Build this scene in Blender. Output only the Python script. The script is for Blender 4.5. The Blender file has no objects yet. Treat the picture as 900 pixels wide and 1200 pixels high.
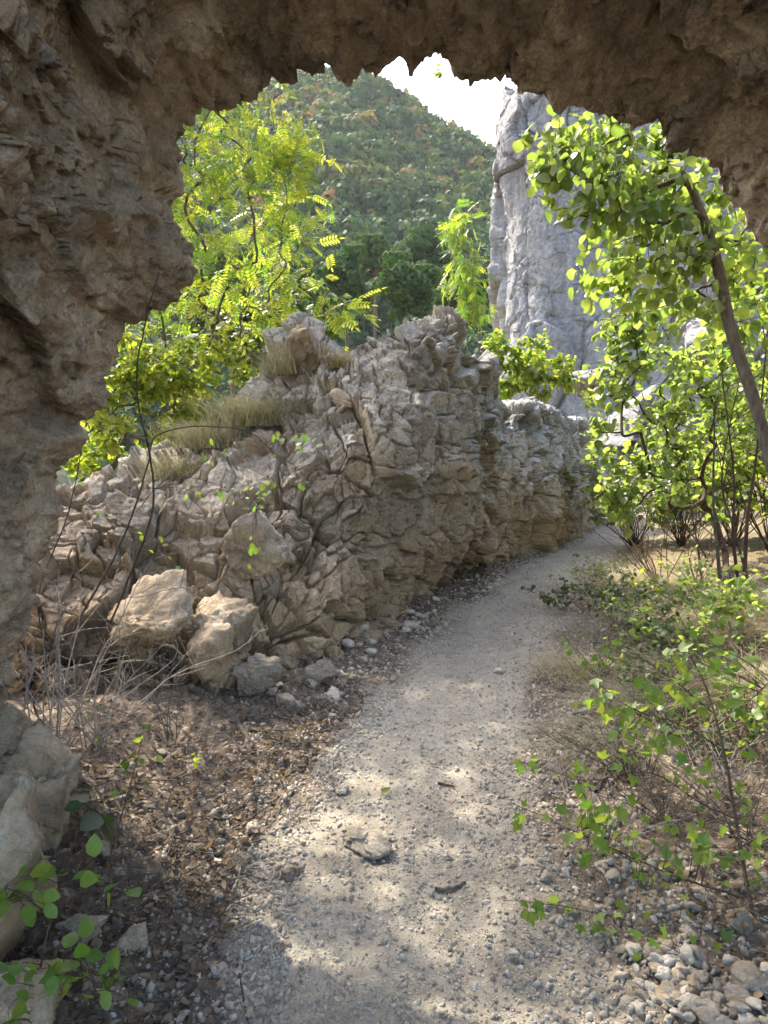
import bpy, math, time
import numpy as np
from mathutils import Vector, Matrix
from mathutils.bvhtree import BVHTree
R = np.random.RandomState(7)
T00 = time.time()
sc = bpy.context.scene
COL = sc.collection
# ------------------------------------------------------------------ camera model
F = 866.0; PITCH = math.radians(5.3); EYE = np.array([0, 0, 1.6])
cp, sp_ = math.cos(PITCH), math.sin(PITCH)
def ray(px, py):
    dx = (px - 450) / F; dz = (600 - py) / F
    return np.array([dx, cp + dz * sp_, -sp_ + dz * cp])
def W(px, py, Y):
    d = ray(px, py); return EYE + d * (Y / d[1])
def px2m(n, Y): return n * Y / F
# ------------------------------------------------------------------ noise
def _h(i, j, k, s):
    with np.errstate(over='ignore'):
        n = (i.astype(np.int64) * 374761393 + j.astype(np.int64) * 668265263 + k.astype(np.int64) * 1440662683 + int(s) * 974634777) & 0xffffffff
        n = ((n ^ (n >> 13)) * 1274126177) & 0xffffffff
        n = ((n ^ (n >> 16)) * 2246822519) & 0xffffffff
        n = n ^ (n >> 15)
    return (n & 0xffffff) / float(0xffffff)
def vn(P, s=0):
    c = np.floor(P); f = P - c; f = f * f * (3 - 2 * f); c = c.astype(np.int64)
    out = 0
    for a in (0, 1):
        wa = f[:, 0] if a else 1 - f[:, 0]
        for b in (0, 1):
            wb = f[:, 1] if b else 1 - f[:, 1]
            for d in (0, 1):
                wd = f[:, 2] if d else 1 - f[:, 2]
                out = out + wa * wb * wd * _h(c[:, 0] + a, c[:, 1] + b, c[:, 2] + d, s)
    return out * 2 - 1
def fbm(P, s=0, o=4, g=.5):
    r = 0; a = 1
    for i in range(o):
        r = r + a * vn(P * 2 ** i + 17.3 * i, s + i); a *= g
    return r
def facet(P, s, P0=None):
    """fractured-rock cells: returns offset, tilt, edge distance and a cell id value"""
    b = np.floor(P - .5).astype(np.int64)
    n = len(P); d1 = np.full(n, 9e9); d2 = np.full(n, 9e9); RR = np.zeros((n, 3)); ID = np.zeros((n, 3), np.int64)
    for a in (0, 1):
        for c in (0, 1):
            for d in (0, 1):
                i, j, k = b[:, 0] + a, b[:, 1] + c, b[:, 2] + d
                sp = np.stack([i + .15 + .7 * _h(i, j, k, s), j + .15 + .7 * _h(i, j, k, s + 1), k + .15 + .7 * _h(i, j, k, s + 2)], 1)
                r = P - sp; q = (r * r).sum(1); m = q < d1; r = r if P0 is None else P0 - sp
                d2 = np.where(m, d1, np.minimum(d2, q)); d1 = np.where(m, q, d1)
                RR[m] = r[m]; ID[m] = np.stack([i, j, k], 1)[m]
    i, j, k = ID[:, 0], ID[:, 1], ID[:, 2]
    off = _h(i, j, k, s + 5) * 2 - 1
    gr = np.stack([_h(i, j, k, s + 6), _h(i, j, k, s + 7), _h(i, j, k, s + 8)], 1) * 2 - 1
    return off, (gr * RR).sum(1), np.sqrt(d2) - np.sqrt(d1), _h(i, j, k, s + 9)
def sstep(a, b, x):
    t = np.clip((x - a) / (b - a), 0, 1); return t * t * (3 - 2 * t)
def rockdisp(P, big, seed, levels=3, tilt=.9, crack=.15, warp=.22, aniso=(1, 1, 1), ratio=.42, patch=True):
    """scalar displacement (metres) of fractured rock and a per-cell value"""
    A = np.array(aniso); d = 0; sz = big; val = 0
    for L in range(levels):
        q = P / sz; s_ = seed + 40 + L * 11
        wv = np.stack([vn(q * 1.3 + 3.1, s_ + 31), vn(q * 1.3 + 7.7, s_ + 32), vn(q * 1.3 + 11.9, s_ + 33)], 1)
        wv += .35 * np.stack([vn(q * 4 + 3.1, s_ + 34), vn(q * 4 + 7.7, s_ + 35), vn(q * 4 + 11.9, s_ + 36)], 1)
        off, ti, e, cid = facet((q + wv * warp) / A, s_, q / A)
        m = .45 + .75 * sstep(-.5, .5, fbm(q * .45 + 5, s_ + 3, 2)) if (patch and L) else 1.
        d = d + m * sz * (.15 * off + .30 * tilt * ti) - crack * sz * .3 * (1 - sstep(0, .05, e)) * sstep(.15, .4, cid)
        val = val + (cid - .5) * (.6 if L == 0 else .4)
        sz *= ratio
    return d, val
# ------------------------------------------------------------------ mesh helpers
def mesh(name, V, faces, attrs=None, smooth=False, mats=()):
    V = np.asarray(V, float); me = bpy.data.meshes.new(name)
    if isinstance(faces, np.ndarray): faces = [faces]
    faces = [np.asarray(f, np.int64) for f in faces if len(f)]
    me.vertices.add(len(V)); me.vertices.foreach_set('co', V.astype(np.float32).ravel())
    tot = np.concatenate([np.full(len(f), f.shape[1]) for f in faces]); idx = np.concatenate([f.ravel() for f in faces])
    me.loops.add(len(idx)); me.loops.foreach_set('vertex_index', idx.astype(np.int32))
    me.polygons.add(len(tot)); st = np.concatenate([[0], np.cumsum(tot)[:-1]])
    me.polygons.foreach_set('loop_start', st.astype(np.int32)); me.polygons.foreach_set('loop_total', tot.astype(np.int32))
    if smooth: me.polygons.foreach_set('use_smooth', np.ones(len(tot), bool))
    me.update(calc_edges=True); me.validate()
    for k, a in (attrs or {}).items():
        at = me.attributes.new(k, 'FLOAT', 'POINT'); at.data.foreach_set('value', np.asarray(a, np.float32))
    for m in mats: me.materials.append(m)
    return me
def link(name, me, parent=None, loc=(0, 0, 0), rot=None, scale=None):
    o = bpy.data.objects.new(name, me); COL.objects.link(o); o.location = tuple(loc)
    if rot is not None: o.rotation_euler = rot
    if scale is not None: o.scale = scale
    if parent is not None: o.parent = parent
    return o
def tag(o, label=None, cat=None, group=None, kind=None):
    if label: o['label'] = label
    if cat: o['category'] = cat
    if group: o['group'] = group
    if kind: o['kind'] = kind
    return o
def thing(name, loc, label, cat, group=None): return tag(link(name, None, loc=loc), label, cat, group)
def part(name, V, faces, mat, parent, attrs=None, smooth=False):
    V = np.asarray(V, float) - np.array(parent.location)[None]
    return link(name, mesh(name, V, faces, attrs, smooth, [mat]), parent)
def solo(name, V, faces, mat, base, label, cat, group=None, attrs=None, smooth=False, kind=None):
    V = np.asarray(V, float) - np.array(base)[None]
    return tag(link(name, mesh(name, V, faces, attrs, smooth, [mat]), None, base), label, cat, group, kind)
def gridfaces(nu, nv, wrapu=False, wrapv=False):
    iu = np.arange(nu if wrapu else nu - 1); iv = np.arange(nv if wrapv else nv - 1)
    a, b = np.meshgrid(iu, iv, indexing='ij'); a = a.ravel(); b = b.ravel(); a2 = (a + 1) % nu; b2 = (b + 1) % nv
    return np.stack([a * nv + b, a2 * nv + b, a2 * nv + b2, a * nv + b2], 1)
def gridnormals(G, wu=False, wv=False):
    du = np.gradient(G, axis=0); dv = np.gradient(G, axis=1)
    if wu: du[0] = G[1] - G[-1]; du[-1] = G[0] - G[-2]
    if wv: dv[:, 0] = G[:, 1] - G[:, -1]; dv[:, -1] = G[:, 0] - G[:, -2]
    n = np.cross(du, dv); return n / (np.linalg.norm(n, axis=2, keepdims=True) + 1e-9)
def crom(P, n):
    """Catmull-Rom resample of control points P (k,...) to n samples"""
    P = np.asarray(P, float); k = len(P); t = np.linspace(0, k - 1 - 1e-9, n); i = t.astype(int); f = t - i
    sh = (n,) + (1,) * (P.ndim - 1); f = f.reshape(sh)
    g = lambda j: P[np.clip(j, 0, k - 1)]
    a, b, c, d = g(i - 1), g(i), g(i + 1), g(i + 2)
    return .5 * (2 * b + (c - a) * f + (2 * a - 5 * b + 4 * c - d) * f ** 2 + (3 * b - a - 3 * c + d) * f ** 3)
def lin(P, n):
    P = np.asarray(P, float); s = np.r_[0, np.cumsum(np.linalg.norm(np.diff(P, axis=0), axis=1))]
    t = np.linspace(0, s[-1], n); return np.stack([np.interp(t, s, P[:, i]) for i in range(P.shape[1])], 1)
class Tubes:
    def __init__(s): s.V = []; s.F = []; s.n = 0; s.A = []
    def add(s, pts, rad, k=6, var=None):
        pts = np.asarray(pts, float); m = len(pts)
        if m < 2: return
        rad = np.broadcast_to(np.asarray(rad, float), (m,))
        t = np.gradient(pts, axis=0); t /= np.linalg.norm(t, axis=1, keepdims=True) + 1e-9
        ref = np.array([0, 0, 1.]) if abs(t[0, 2]) < .9 else np.array([1., 0, 0])
        N = []; nrm = np.cross(t[0], ref); nrm /= np.linalg.norm(nrm)
        for i in range(m):
            nrm = nrm - t[i] * (nrm @ t[i]); nrm /= np.linalg.norm(nrm) + 1e-9; N.append(nrm)
        N = np.array(N); B = np.cross(t, N); a = np.arange(k) * 2 * math.pi / k
        V = pts[:, None] + rad[:, None, None] * (N[:, None] * np.cos(a)[None, :, None] + B[:, None] * np.sin(a)[None, :, None])
        V = np.concatenate([V.reshape(-1, 3), pts[-1:] + t[-1:] * rad[-1]])
        Fq = gridfaces(m, k, wrapv=True) + s.n
        e = s.n + (m - 1) * k; tip = s.n + m * k
        cap = np.array([[e + i, e + (i + 1) % k, tip] for i in range(k)])
        s.V.append(V); s.F += [Fq, cap]; s.n += len(V); s.A.append(np.full(len(V), R.rand() if var is None else var))
    def get(s):
        q = np.concatenate([f for f in s.F if f.shape[1] == 4]); t = np.concatenate([f for f in s.F if f.shape[1] == 3])
        return np.concatenate(s.V), [q, t], {'var': np.concatenate(s.A)}
def inst(TV, TF, M, T, var):
    """many copies of a template as one vertex/face array; M (n,3,3) columns = axes"""
    TV = np.asarray(TV, float); n = len(T); k = len(TV)
    V = np.einsum('nij,kj->nki', M, TV) + T[:, None]
    if isinstance(TF, np.ndarray): TF = [TF]
    Fs = [(f[None] + (np.arange(n) * k)[:, None, None]).reshape(-1, f.shape[1]) for f in TF]
    return V.reshape(-1, 3), Fs, {'var': np.repeat(var, k)}
def merge(parts):
    V = []; Q = []; Tt = []; A = []; n = 0
    for v, fs, a in parts:
        for f in fs:
            (Q if f.shape[1] == 4 else Tt).append(f + n)
        V.append(v); A.append(a['var']); n += len(v)
    fs = ([np.concatenate(Q)] if Q else []) + ([np.concatenate(Tt)] if Tt else [])
    return np.concatenate(V), fs, {'var': np.concatenate(A)}
def frames(D, Nn, size):
    D = D / (np.linalg.norm(D, axis=1, keepdims=True) + 1e-9)
    B = np.cross(Nn, D); B /= np.linalg.norm(B, axis=1, keepdims=True) + 1e-9
    N = np.cross(D, B); return np.stack([D, B, N], 2) * np.asarray(size).reshape(-1, 1, 1)
def rv(n, s=1.): return R.normal(size=(n, 3)) * s
def unit(v): return v / (np.linalg.norm(v, axis=-1, keepdims=True) + 1e-9)
# leaf templates: x along the blade, y across, z up
def ovate(w=.36, fold=.12, droop=.18):
    t = np.array([0, .22, .55, .82, 1]); h = np.array([0, .85, 1, .55, 0]) * w
    mid = np.stack([t, 0 * t, -droop * t ** 2], 1); L = np.stack([t[1:4], h[1:4], -droop * t[1:4] ** 2 + fold * h[1:4]], 1); Rr = L * [1, -1, 1]
    V = np.concatenate([mid, L, Rr])
    return V, [np.array([[1, 2, 6, 5], [2, 3, 7, 6], [2, 1, 8, 9], [3, 2, 9, 10]]), np.array([[0, 1, 5], [3, 4, 7], [1, 0, 8], [4, 3, 10]])]
def lobed(deep=.45, n=5, fold=.1):
    P = [(0, 0)]; angs = np.linspace(-2.15, 2.15, n)
    out = [(-.02, -.06)]
    for i, a in enumerate(angs):
        rr = [.5, .75, 1., .75, .5][i] if n == 5 else [.62, 1., .62][i]
        c = np.array([.22, 0]); tip = c + rr * .8 * np.array([math.cos(a), math.sin(a)])
        for da, q in ((-.22, .72), (0, 1), (.22, .72)):
            out.append(tuple(c + rr * .8 * q * np.array([math.cos(a + da), math.sin(a + da)])))
        if i < n - 1:
            am = (a + angs[i + 1]) / 2; out.append(tuple(c + .8 * deep * np.array([math.cos(am), math.sin(am)])))
    out.append((-.02, .06)); out = np.array(out)
    V = np.concatenate([[[.22, 0, 0.0]], np.c_[out, fold * np.abs(out[:, 1]) - .15 * out[:, 0] ** 2]])
    k = len(out); return V, [np.array([[0, i + 1, (i + 1) % k + 1] for i in range(k)])]
def pinnate(pairs=6, w=.05, L=.3):
    V = []; Fq = []
    def leaflet(o, d, l, ww):
        d = np.array(d); d = d / np.linalg.norm(d); b = np.cross([0, 0, 1], d); b /= np.linalg.norm(b); n0 = len(V)
        for t, s in ((0, 0), (.35, 1), (.7, .75), (1, 0), (.7, -.75), (.35, -1)):
            V.append(np.array(o) + d * l * t + b * ww * s + np.array([0, 0, -.12 * l * t * t + .1 * ww * abs(s)]))
        Fq.append([n0, n0 + 1, n0 + 2, n0 + 3]); Fq.append([n0, n0 + 3, n0 + 4, n0 + 5])
    for i in range(pairs):
        t = .14 + .8 * i / pairs; z = -.22 * t * t; ll = L * (1 - .35 * abs(t - .45))
        for s in (-1, 1): leaflet([t, 0, z], [.45, s, -.15], ll, w)
    leaflet([.95, 0, -.2], [1, .0, -.3], L, w)
    n0 = len(V)
    for t in (0, .5, .97):
        V.append([t, -.006, -.22 * t * t - .002]); V.append([t, .006, -.22 * t * t - .002])
    Fq += [[n0, n0 + 1, n0 + 3, n0 + 2], [n0 + 2, n0 + 3, n0 + 5, n0 + 4]]
    return np.array(V), [np.array(Fq)]
OV, LB, LB3, PN, LBR = ovate(), lobed(), lobed(.5, 3), pinnate(), lobed(.72, 3)
OVW = ovate(.46, .16, .3)
def litleaf():
    V, Fc = ovate(.33, .5, -.35); return V, Fc
# ------------------------------------------------------------------ materials
class NT:
    def __init__(s, name):
        s.m = bpy.data.materials.new(name); s.m.use_nodes = True; s.t = s.m.node_tree; s.t.nodes.clear()
        s.out = s.t.nodes.new('ShaderNodeOutputMaterial')
        s.geo = s.t.nodes.new('ShaderNodeNewGeometry'); s.P = s.geo.outputs['Position']
    def n(s, ty, **kw):
        nd = s.t.nodes.new(ty)
        for k, v in kw.items():
            if k in ('i',):
                for a, b in v.items(): s.set(nd.inputs[a], b)
            else: setattr(nd, k, v)
        return nd
    def set(s, inp, v):
        if isinstance(v, bpy.types.NodeSocket): s.t.links.new(v, inp)
        else: inp.default_value = v
    def noise(s, sc_, det=6, rough=.55, vec=None, dist=0, col=False):
        nd = s.n('ShaderNodeTexNoise', i={'Vector': vec or s.P, 'Scale': sc_, 'Detail': det, 'Roughness': rough, 'Distortion': dist})
        return nd.outputs['Color' if col else 'Fac']
    def vor(s, sc_, feat='DISTANCE_TO_EDGE', vec=None, out='Distance'):
        nd = s.n('ShaderNodeTexVoronoi', feature=feat, i={'Vector': vec or s.P, 'Scale': sc_}); return nd.outputs[out]
    def ramp(s, f, stops):
        nd = s.n('ShaderNodeValToRGB', i={'Fac': f}); cr = nd.color_ramp
        while len(cr.elements) < len(stops): cr.elements.new(.5)
        for e, (p, c) in zip(cr.elements, stops):
            e.position = p; e.color = (c, c, c, 1) if isinstance(c, (int, float)) else (*c, 1)
        return nd.outputs['Color']
    def mix(s, f, a, b, mode='MIX'):
        nd = s.n('ShaderNodeMix', data_type='RGBA', blend_type=mode)
        c = lambda v: (*v, 1) if isinstance(v, tuple) and len(v) == 3 else v
        s.set(nd.inputs[0], f); s.set(nd.inputs[6], c(a)); s.set(nd.inputs[7], c(b)); return nd.outputs[2]
    def math(s, op, a, b=0., cl=False):
        nd = s.n('ShaderNodeMath', operation=op, use_clamp=cl); s.set(nd.inputs[0], a); s.set(nd.inputs[1], b); return nd.outputs[0]
    def attr(s, name): return s.n('ShaderNodeAttribute', attribute_name=name).outputs['Fac']
    def scale(s, v): return s.n('ShaderNodeMapping', i={'Vector': s.P, 'Scale': v}).outputs[0]
    def bump(s, h, st, dist, nrm=None):
        nd = s.n('ShaderNodeBump', i={'Height': h, 'Strength': st, 'Distance': dist})
        if nrm is not None: s.set(nd.inputs['Normal'], nrm)
        return nd.outputs[0]
    def bsdf(s, col, rough=.9, nrm=None, spec=.25):
        b = s.n('ShaderNodeBsdfPrincipled', i={'Base Color': col if not isinstance(col, tuple) else (*col, 1), 'Roughness': rough, 'Specular IOR Level': spec})
        if nrm is not None: s.set(b.inputs['Normal'], nrm)
        return b.outputs[0]
    def end(s, sh): s.t.links.new(sh, s.out.inputs['Surface']); return s.m
def rockmat(name, c1, c2, stain, S=1., bump=1., stainlo=.5, stainw=.15, light=(.5, .46, .40), extra=None, vmul=.35, fm=(.38, .75, 1.12)):
    t = NT(name); wv = t.attr('var')
    big = t.noise(1.3 * S, 5, .6); mid = t.noise(7 * S, 8, .68, dist=.08); fine = t.noise(46 * S, 8, .7); grit = t.noise(190 * S, 3, .7)
    col = t.mix(t.ramp(mid, [(.32, 0.), (.68, 1.)]), c1, c2)
    col = t.mix(t.ramp(big, [(stainlo - stainw, 0.), (stainlo + stainw, 1.)]), col, stain)
    col = t.mix(t.ramp(t.noise(3.1 * S, 7, .7, dist=.8), [(.52, 0.), (.68, .75)]), col, light)
    if extra: col = extra(t, col)
    col = t.mix(.75, col, t.ramp(fine, [(.28, fm[0]), (.5, fm[1]), (.72, fm[2])]), 'MULTIPLY')
    v = t.ramp(wv, [(0., 1 - vmul), (1., 1 + vmul)])
    col = t.mix(1., col, v, 'MULTIPLY')
    cr = t.ramp(t.vor(6.5 * S, vec=t.mix(.12, t.P, t.noise(5 * S, 4, .6, col=True))), [(0., 0.), (.045, 1.)])
    h = t.math('ADD', t.math('MULTIPLY', mid, .9), t.math('MULTIPLY', fine, .35)); h = t.math('ADD', h, t.math('MULTIPLY', grit, .12)); h = t.math('ADD', h, t.math('MULTIPLY', cr, .12))
    wp = t.n('ShaderNodeVectorMath', operation='ADD', i={0: t.scale((1, 1, 1.5)), 1: t.mix(.06 / S, (0, 0, 0), t.noise(9 * S, 4, .6, col=True), 'MIX')}).outputs[0]
    for q_, w_ in ((15, .30), (38, .16)):
        cl = t.n('ShaderNodeTexVoronoi', feature='F1', i={'Vector': wp, 'Scale': q_ * S}); sx = t.n('ShaderNodeSeparateXYZ', i={'Vector': cl.outputs['Color']})
        h = t.math('ADD', h, t.math('MULTIPLY', t.math('ADD', sx.outputs[0], t.math('MULTIPLY', cl.outputs['Distance'], t.math('SUBTRACT', sx.outputs[1], .5))), w_))
    return t.end(t.bsdf(col, .92, t.bump(h, bump, .05 / S), .2))
M = {}
def warmlow(t, col):  # grey weathering and lichen on upward faces, ochre
    nz = t.n('ShaderNodeSeparateXYZ', i={'Vector': t.geo.outputs['Normal']}).outputs[2]
    col = t.mix(t.ramp(t.math('ADD', nz, t.math('MULTIPLY', t.noise(5, 5, .6), .5)), [(.45, 0.), (.75, .75)]), col, t.mix(t.ramp(t.noise(22, 6, .7), [(.4, 0.), (.6, 1.)]), (.30, .295, .27), (.50, .49, .45)))
    # earth clings to the lower part of the outcrop
    z = t.n('ShaderNodeSeparateXYZ', i={'Vector': t.P}).outputs[2]
    f = t.math('ADD', z, t.math('MULTIPLY', t.noise(1.6, 4, .6), 1.6))
    return t.mix(t.ramp(t.math('MULTIPLY', f, .25), [(.30, .8), (.62, 0.)]), col, (.44, .31, .175))
M['outcrop'] = rockmat('limestone', (.41, .38, .315), (.25, .232, .19), (.42, .345, .24), 1., .9, .60, .12, (.58, .55, .49), warmlow, .55)
M['arch'] = rockmat('tunnel_rock', (.46, .36, .255), (.33, .25, .175), (.25, .21, .17), 1.3, 1., .62, .08, (.60, .49, .37), None, .6, (.45, .95, 1.35))
M['boulder'] = rockmat('boulder_rock', (.40, .335, .25), (.29, .24, .18), (.42, .32, .21), 1.4, .9, .62, .1, (.52, .47, .40))
def streaks(t, col):
    s = t.noise(1., 6, .65, vec=t.scale((.9, .9, .12)))
    col = t.mix(t.ramp(s, [(.46, 0.), (.58, .7)]), col, (.24, .24, .25))
    return t.mix(t.ramp(t.noise(.13, 4, .5), [(.58, 0.), (.7, .55)]), col, (.42, .30, .20))
M['base'] = rockmat('weathered_rock', (.47, .37, .25), (.34, .26, .17), (.40, .29, .17), 1.2, 1., .62, .1, (.56, .5, .4), None, .35, (.5, .9, 1.2))
M['cliff'] = rockmat('cliff_rock', (.47, .46, .445), (.35, .345, .34), (.41, .40, .39), .14, 1., .55, .15, (.54, .52, .49), streaks, .25)
t = NT('pebble'); oi = t.n('ShaderNodeObjectInfo'); v = t.math('FRACT', t.math('ADD', t.attr('var'), oi.outputs['Random']))
c = t.ramp(v, [(0, (.32, .27, .21)), (.35, (.42, .37, .295)), (.7, (.50, .45, .37)), (1, (.60, .56, .49))])
c = t.mix(.85, c, t.ramp(t.noise(45, 7, .75), [(.3, .6), (.5, .9), (.7, 1.15)]), 'MULTIPLY'); c = t.mix(t.ramp(t.noise(13, 5, .7), [(.5, 0.), (.62, .7)]), c, (.30, .235, .165))
M['pebble'] = t.end(t.bsdf(c, .9, t.bump(t.noise(70, 7, .75), .9, .02), .2))
# ground
t = NT('earth'); pm = t.attr('pathm'); lm = t.attr('litm')
n1 = t.noise(3, 8, .65); n2 = t.noise(24, 8, .7); n3 = t.noise(140, 4, .7)
pc = t.mix(t.ramp(n1, [(.35, 0.), (.65, 1.)]), (.215, .19, .15), (.31, .28, .225))
pc = t.mix(t.ramp(t.vor(75, 'F1'), [(.16, .75), (.3, 0.)]), pc, t.mix(t.ramp(t.vor(75, 'F1', out='Color'), [(.3, 0.), (.7, 1.)]), (.24, .20, .16), (.50, .46, .40)))
pc = t.mix(t.ramp(t.vor(27, 'F1'), [(.1, .6), (.24, 0.)]), pc, (.45, .41, .35))
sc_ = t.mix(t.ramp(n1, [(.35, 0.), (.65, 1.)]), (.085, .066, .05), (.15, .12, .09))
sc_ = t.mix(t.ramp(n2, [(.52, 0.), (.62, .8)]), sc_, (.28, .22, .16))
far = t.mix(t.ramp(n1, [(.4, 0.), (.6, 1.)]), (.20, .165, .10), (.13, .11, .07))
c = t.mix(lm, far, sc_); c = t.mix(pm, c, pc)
c = t.mix(.6, c, t.ramp(n2, [(.25, .55), (.75, 1.2)]), 'MULTIPLY')
h = t.math('ADD', t.math('MULTIPLY', n2, .5), t.math('MULTIPLY', n3, .25)); h = t.math('ADD', h, t.math('MULTIPLY', t.ramp(t.vor(75, 'F1'), [(.1, 1.), (.35, 0.)]), .22))
M['earth'] = t.end(t.bsdf(c, .95, t.bump(h, .9, .025), .15))
def leafmat(name, ca, cb, ta, tb, tr=.5, rough=.45, spec=.35):
    t = NT(name); v = t.attr('var'); c = t.mix(v, ca, cb); tc = t.mix(v, ta, tb)
    f = t.ramp(t.noise(30, 3, .6), [(.3, .8), (.7, 1.15)]); c = t.mix(1., c, f, 'MULTIPLY'); tc = t.mix(1., tc, f, 'MULTIPLY')
    a = t.bsdf(c, rough, None, spec); b = t.n('ShaderNodeBsdfTranslucent', i={'Color': tc}).outputs[0]
    mx = t.n('ShaderNodeMixShader', i={0: tr, 1: a, 2: b}); return t.end(mx.outputs[0])
M['leaf_y'] = leafmat('leaf_yellow_green', (.06, .12, .022), (.13, .17, .03), (.17, .34, .03), (.50, .53, .05), .5)
M['leaf_g'] = leafmat('leaf_green', (.07, .105, .035), (.14, .18, .06), (.22, .36, .05), (.46, .56, .09), .5, .42, .5)
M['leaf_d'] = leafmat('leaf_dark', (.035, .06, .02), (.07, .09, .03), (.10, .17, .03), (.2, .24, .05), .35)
M['leaf_s'] = leafmat('leaf_sapling', (.07, .14, .025), (.13, .19, .03), (.22, .42, .04), (.46, .52, .05), .45)
M['leaf_dry'] = leafmat('leaf_dry', (.06, .042, .03), (.19, .14, .10), (.2, .13, .06), (.3, .2, .1), .25, .8, .15)
M['grass_dry'] = leafmat('grass_dry', (.24, .20, .12), (.38, .33, .21), (.3, .24, .1), (.4, .34, .16), .3, .7, .2)
M['grass_grey'] = leafmat('grass_grey', (.20, .19, .13), (.30, .27, .18), (.2, .2, .08), (.3, .28, .12), .3, .8, .15)
t = NT('far_foliage'); v = t.attr('var')
c = t.ramp(v, [(0., (.022, .045, .02)), (.4, (.04, .075, .024)), (.68, (.075, .10, .028)), (.86, (.14, .12, .035)), (1., (.19, .105, .04))])
a = t.bsdf(c, .7, None, .1); b = t.n('ShaderNodeBsdfTranslucent', i={'Color': t.mix(1., c, (1.6, 1.7, .9, 1), 'MULTIPLY')}).outputs[0]
M['far'] = t.end(t.n('ShaderNodeMixShader', i={0: .3, 1: a, 2: b}).outputs[0])
def barkmat(name, a, b, S=1.):
    t = NT(name); n = t.noise(30 * S, 6, .7, vec=t.scale((1, 1, .25))); c = t.mix(t.ramp(n, [(.35, 0.), (.65, 1.)]), a, b)
    c = t.mix(t.attr('var'), c, t.mix(.5, c, (.5, .5, .5, 1), 'MULTIPLY'))
    return t.end(t.bsdf(c, .85, t.bump(t.math('ADD', n, t.noise(90 * S, 5, .7, vec=t.scale((1, 1, .4)))), .9, .015), .15))
M['bark'] = barkmat('bark_grey_brown', (.075, .065, .05), (.17, .15, .12)); M['bark_d'] = barkmat('bark_dark', (.065, .045, .035), (.13, .095, .07))
M['twig_pale'] = barkmat('twig_pale', (.30, .25, .21), (.42, .37, .32)); M['twig_red'] = barkmat('twig_red', (.17, .095, .065), (.26, .16, .11))
t = NT('hill_soil'); M['hill'] = t.end(t.bsdf(t.mix(t.ramp(t.noise(.06, 5, .6), [(.45, 0.), (.6, 1.)]), (.07, .075, .035), (.13, .12, .08)), .95))
# ------------------------------------------------------------------ ground shape
def gy(y): return .028 * np.maximum(0, y - 4)
def Wy(px, py):
    """point where the pixel's ray meets the sloping path plane"""
    d = ray(px, py)
    k = 1.6 / -d[2]
    for _ in range(30):
        p = EYE + d * k; k = (1.6 - gy(p[1])) / -d[2]
    return EYE + d * k
LE = np.array([Wy(*p) for p in [(250, 1330), (270, 1200), (290, 1080), (325, 970), (400, 870), (450, 800), (525, 722), (600, 672), (672, 636)]])
RE = np.array([Wy(*p) for p in [(790, 1330), (745, 1200), (700, 1100), (645, 1000), (622, 900), (640, 800), (668, 735), (695, 685), (728, 644)]])
def pl(y): return np.interp(y, np.r_[-20, LE[:, 1], 16, 22], np.r_[-.7, LE[:, 0], 5.6, 12])
def pr(y): return np.interp(y, np.r_[-20, RE[:, 1], 16, 22], np.r_[.9, RE[:, 0], 7.2, 14])
def ground(x, y):
    x = np.asarray(x, float); y = np.asarray(y, float)
    L, Rr = pl(y), pr(y); z = gy(np.minimum(y, 12)) + .09 * np.clip(y - 12, 0, 26)
    dl = L - x; dr = x - Rr
    near = sstep(16, 10, y)
    z = z + near * (.12 * sstep(.0, .9, dl) + .06 * np.clip(dl - .3, 0, 2.5) * sstep(6, 3, y))
    z = z + .17 * np.clip(dr - .25, 0, 6) * sstep(-2, 3, y) * (.4 + .6 * sstep(3, 7, y)) + .05 * sstep(0, .3, dr)
    drop = sstep(1.5, 6, dl) * sstep(4.5, 9, y) * 5. + sstep(22, 60, y) * (18 + 0 * x) * sstep(14, -2, x) + sstep(60, 130, y) * 4
    return z - drop
def gp(px, py):
    d = ray(px, py); k = .5
    for _ in range(4000):
        p = EYE + d * k
        if p[2] < ground(p[0], p[1]): break
        k += .01 if k < 20 else .1
    return np.array([p[0], p[1], float(ground(p[0], p[1]))])
def grow_axis(a, b, h, lo, hi, g=1.06):
    c = list(np.arange(a, b, h)); s = h
    while c[-1] < hi: s *= g; c.append(c[-1] + s)
    s = h; c = c[::-1]
    while c[-1] > lo: s *= g; c.append(c[-1] - s)
    return np.array(c[::-1])
xs = grow_axis(-2.6, 3.6, .0155, -420, 420, 1.07)
ys = [1.3]
while ys[-1] < 440: ys.append(ys[-1] + max(.011, .0085 * ys[-1]) * (1 if ys[-1] < 18 else 3))
s = .02; lo = [1.3]
while lo[-1] > -420: s *= 1.09; lo.append(lo[-1] - s)
ys = np.array(lo[::-1][:-1] + ys)
GX, GY = np.meshgrid(xs, ys, indexing='ij')
z = ground(GX, GY); x_, y_ = GX.ravel(), GY.ravel(); P = np.stack([x_, y_, 0 * x_], 1)
wob = .12 * fbm(P * 2.2, 3, 4)
pm = sstep(-.10, .14, x_ - pl(y_) + wob) * sstep(-.10, .14, pr(y_) - x_ + wob)
near = (np.abs(x_) < 12) & (y_ > -3) & (y_ < 25)
det = np.zeros(len(P))
Pn = P[near]; pn = pm[near]
det[near] = .018 * fbm(Pn * 4, 11, 3) + (.010 * fbm(Pn * 16, 12, 4)) * (.5 + 1.3 * (1 - pn)) + .022 * (1 - pn) * np.abs(fbm(Pn * 7, 15, 4))
of, ti, e, cid = facet(Pn * 26, 70); det[near] += np.where(cid > .72, .006, 0) * sstep(0, .3, e) * (1.3 - pn * .5)
zz = z.ravel() + det + np.where(np.abs(x_) > 30, .8 * fbm(P * .05, 21, 3), 0)
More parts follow.
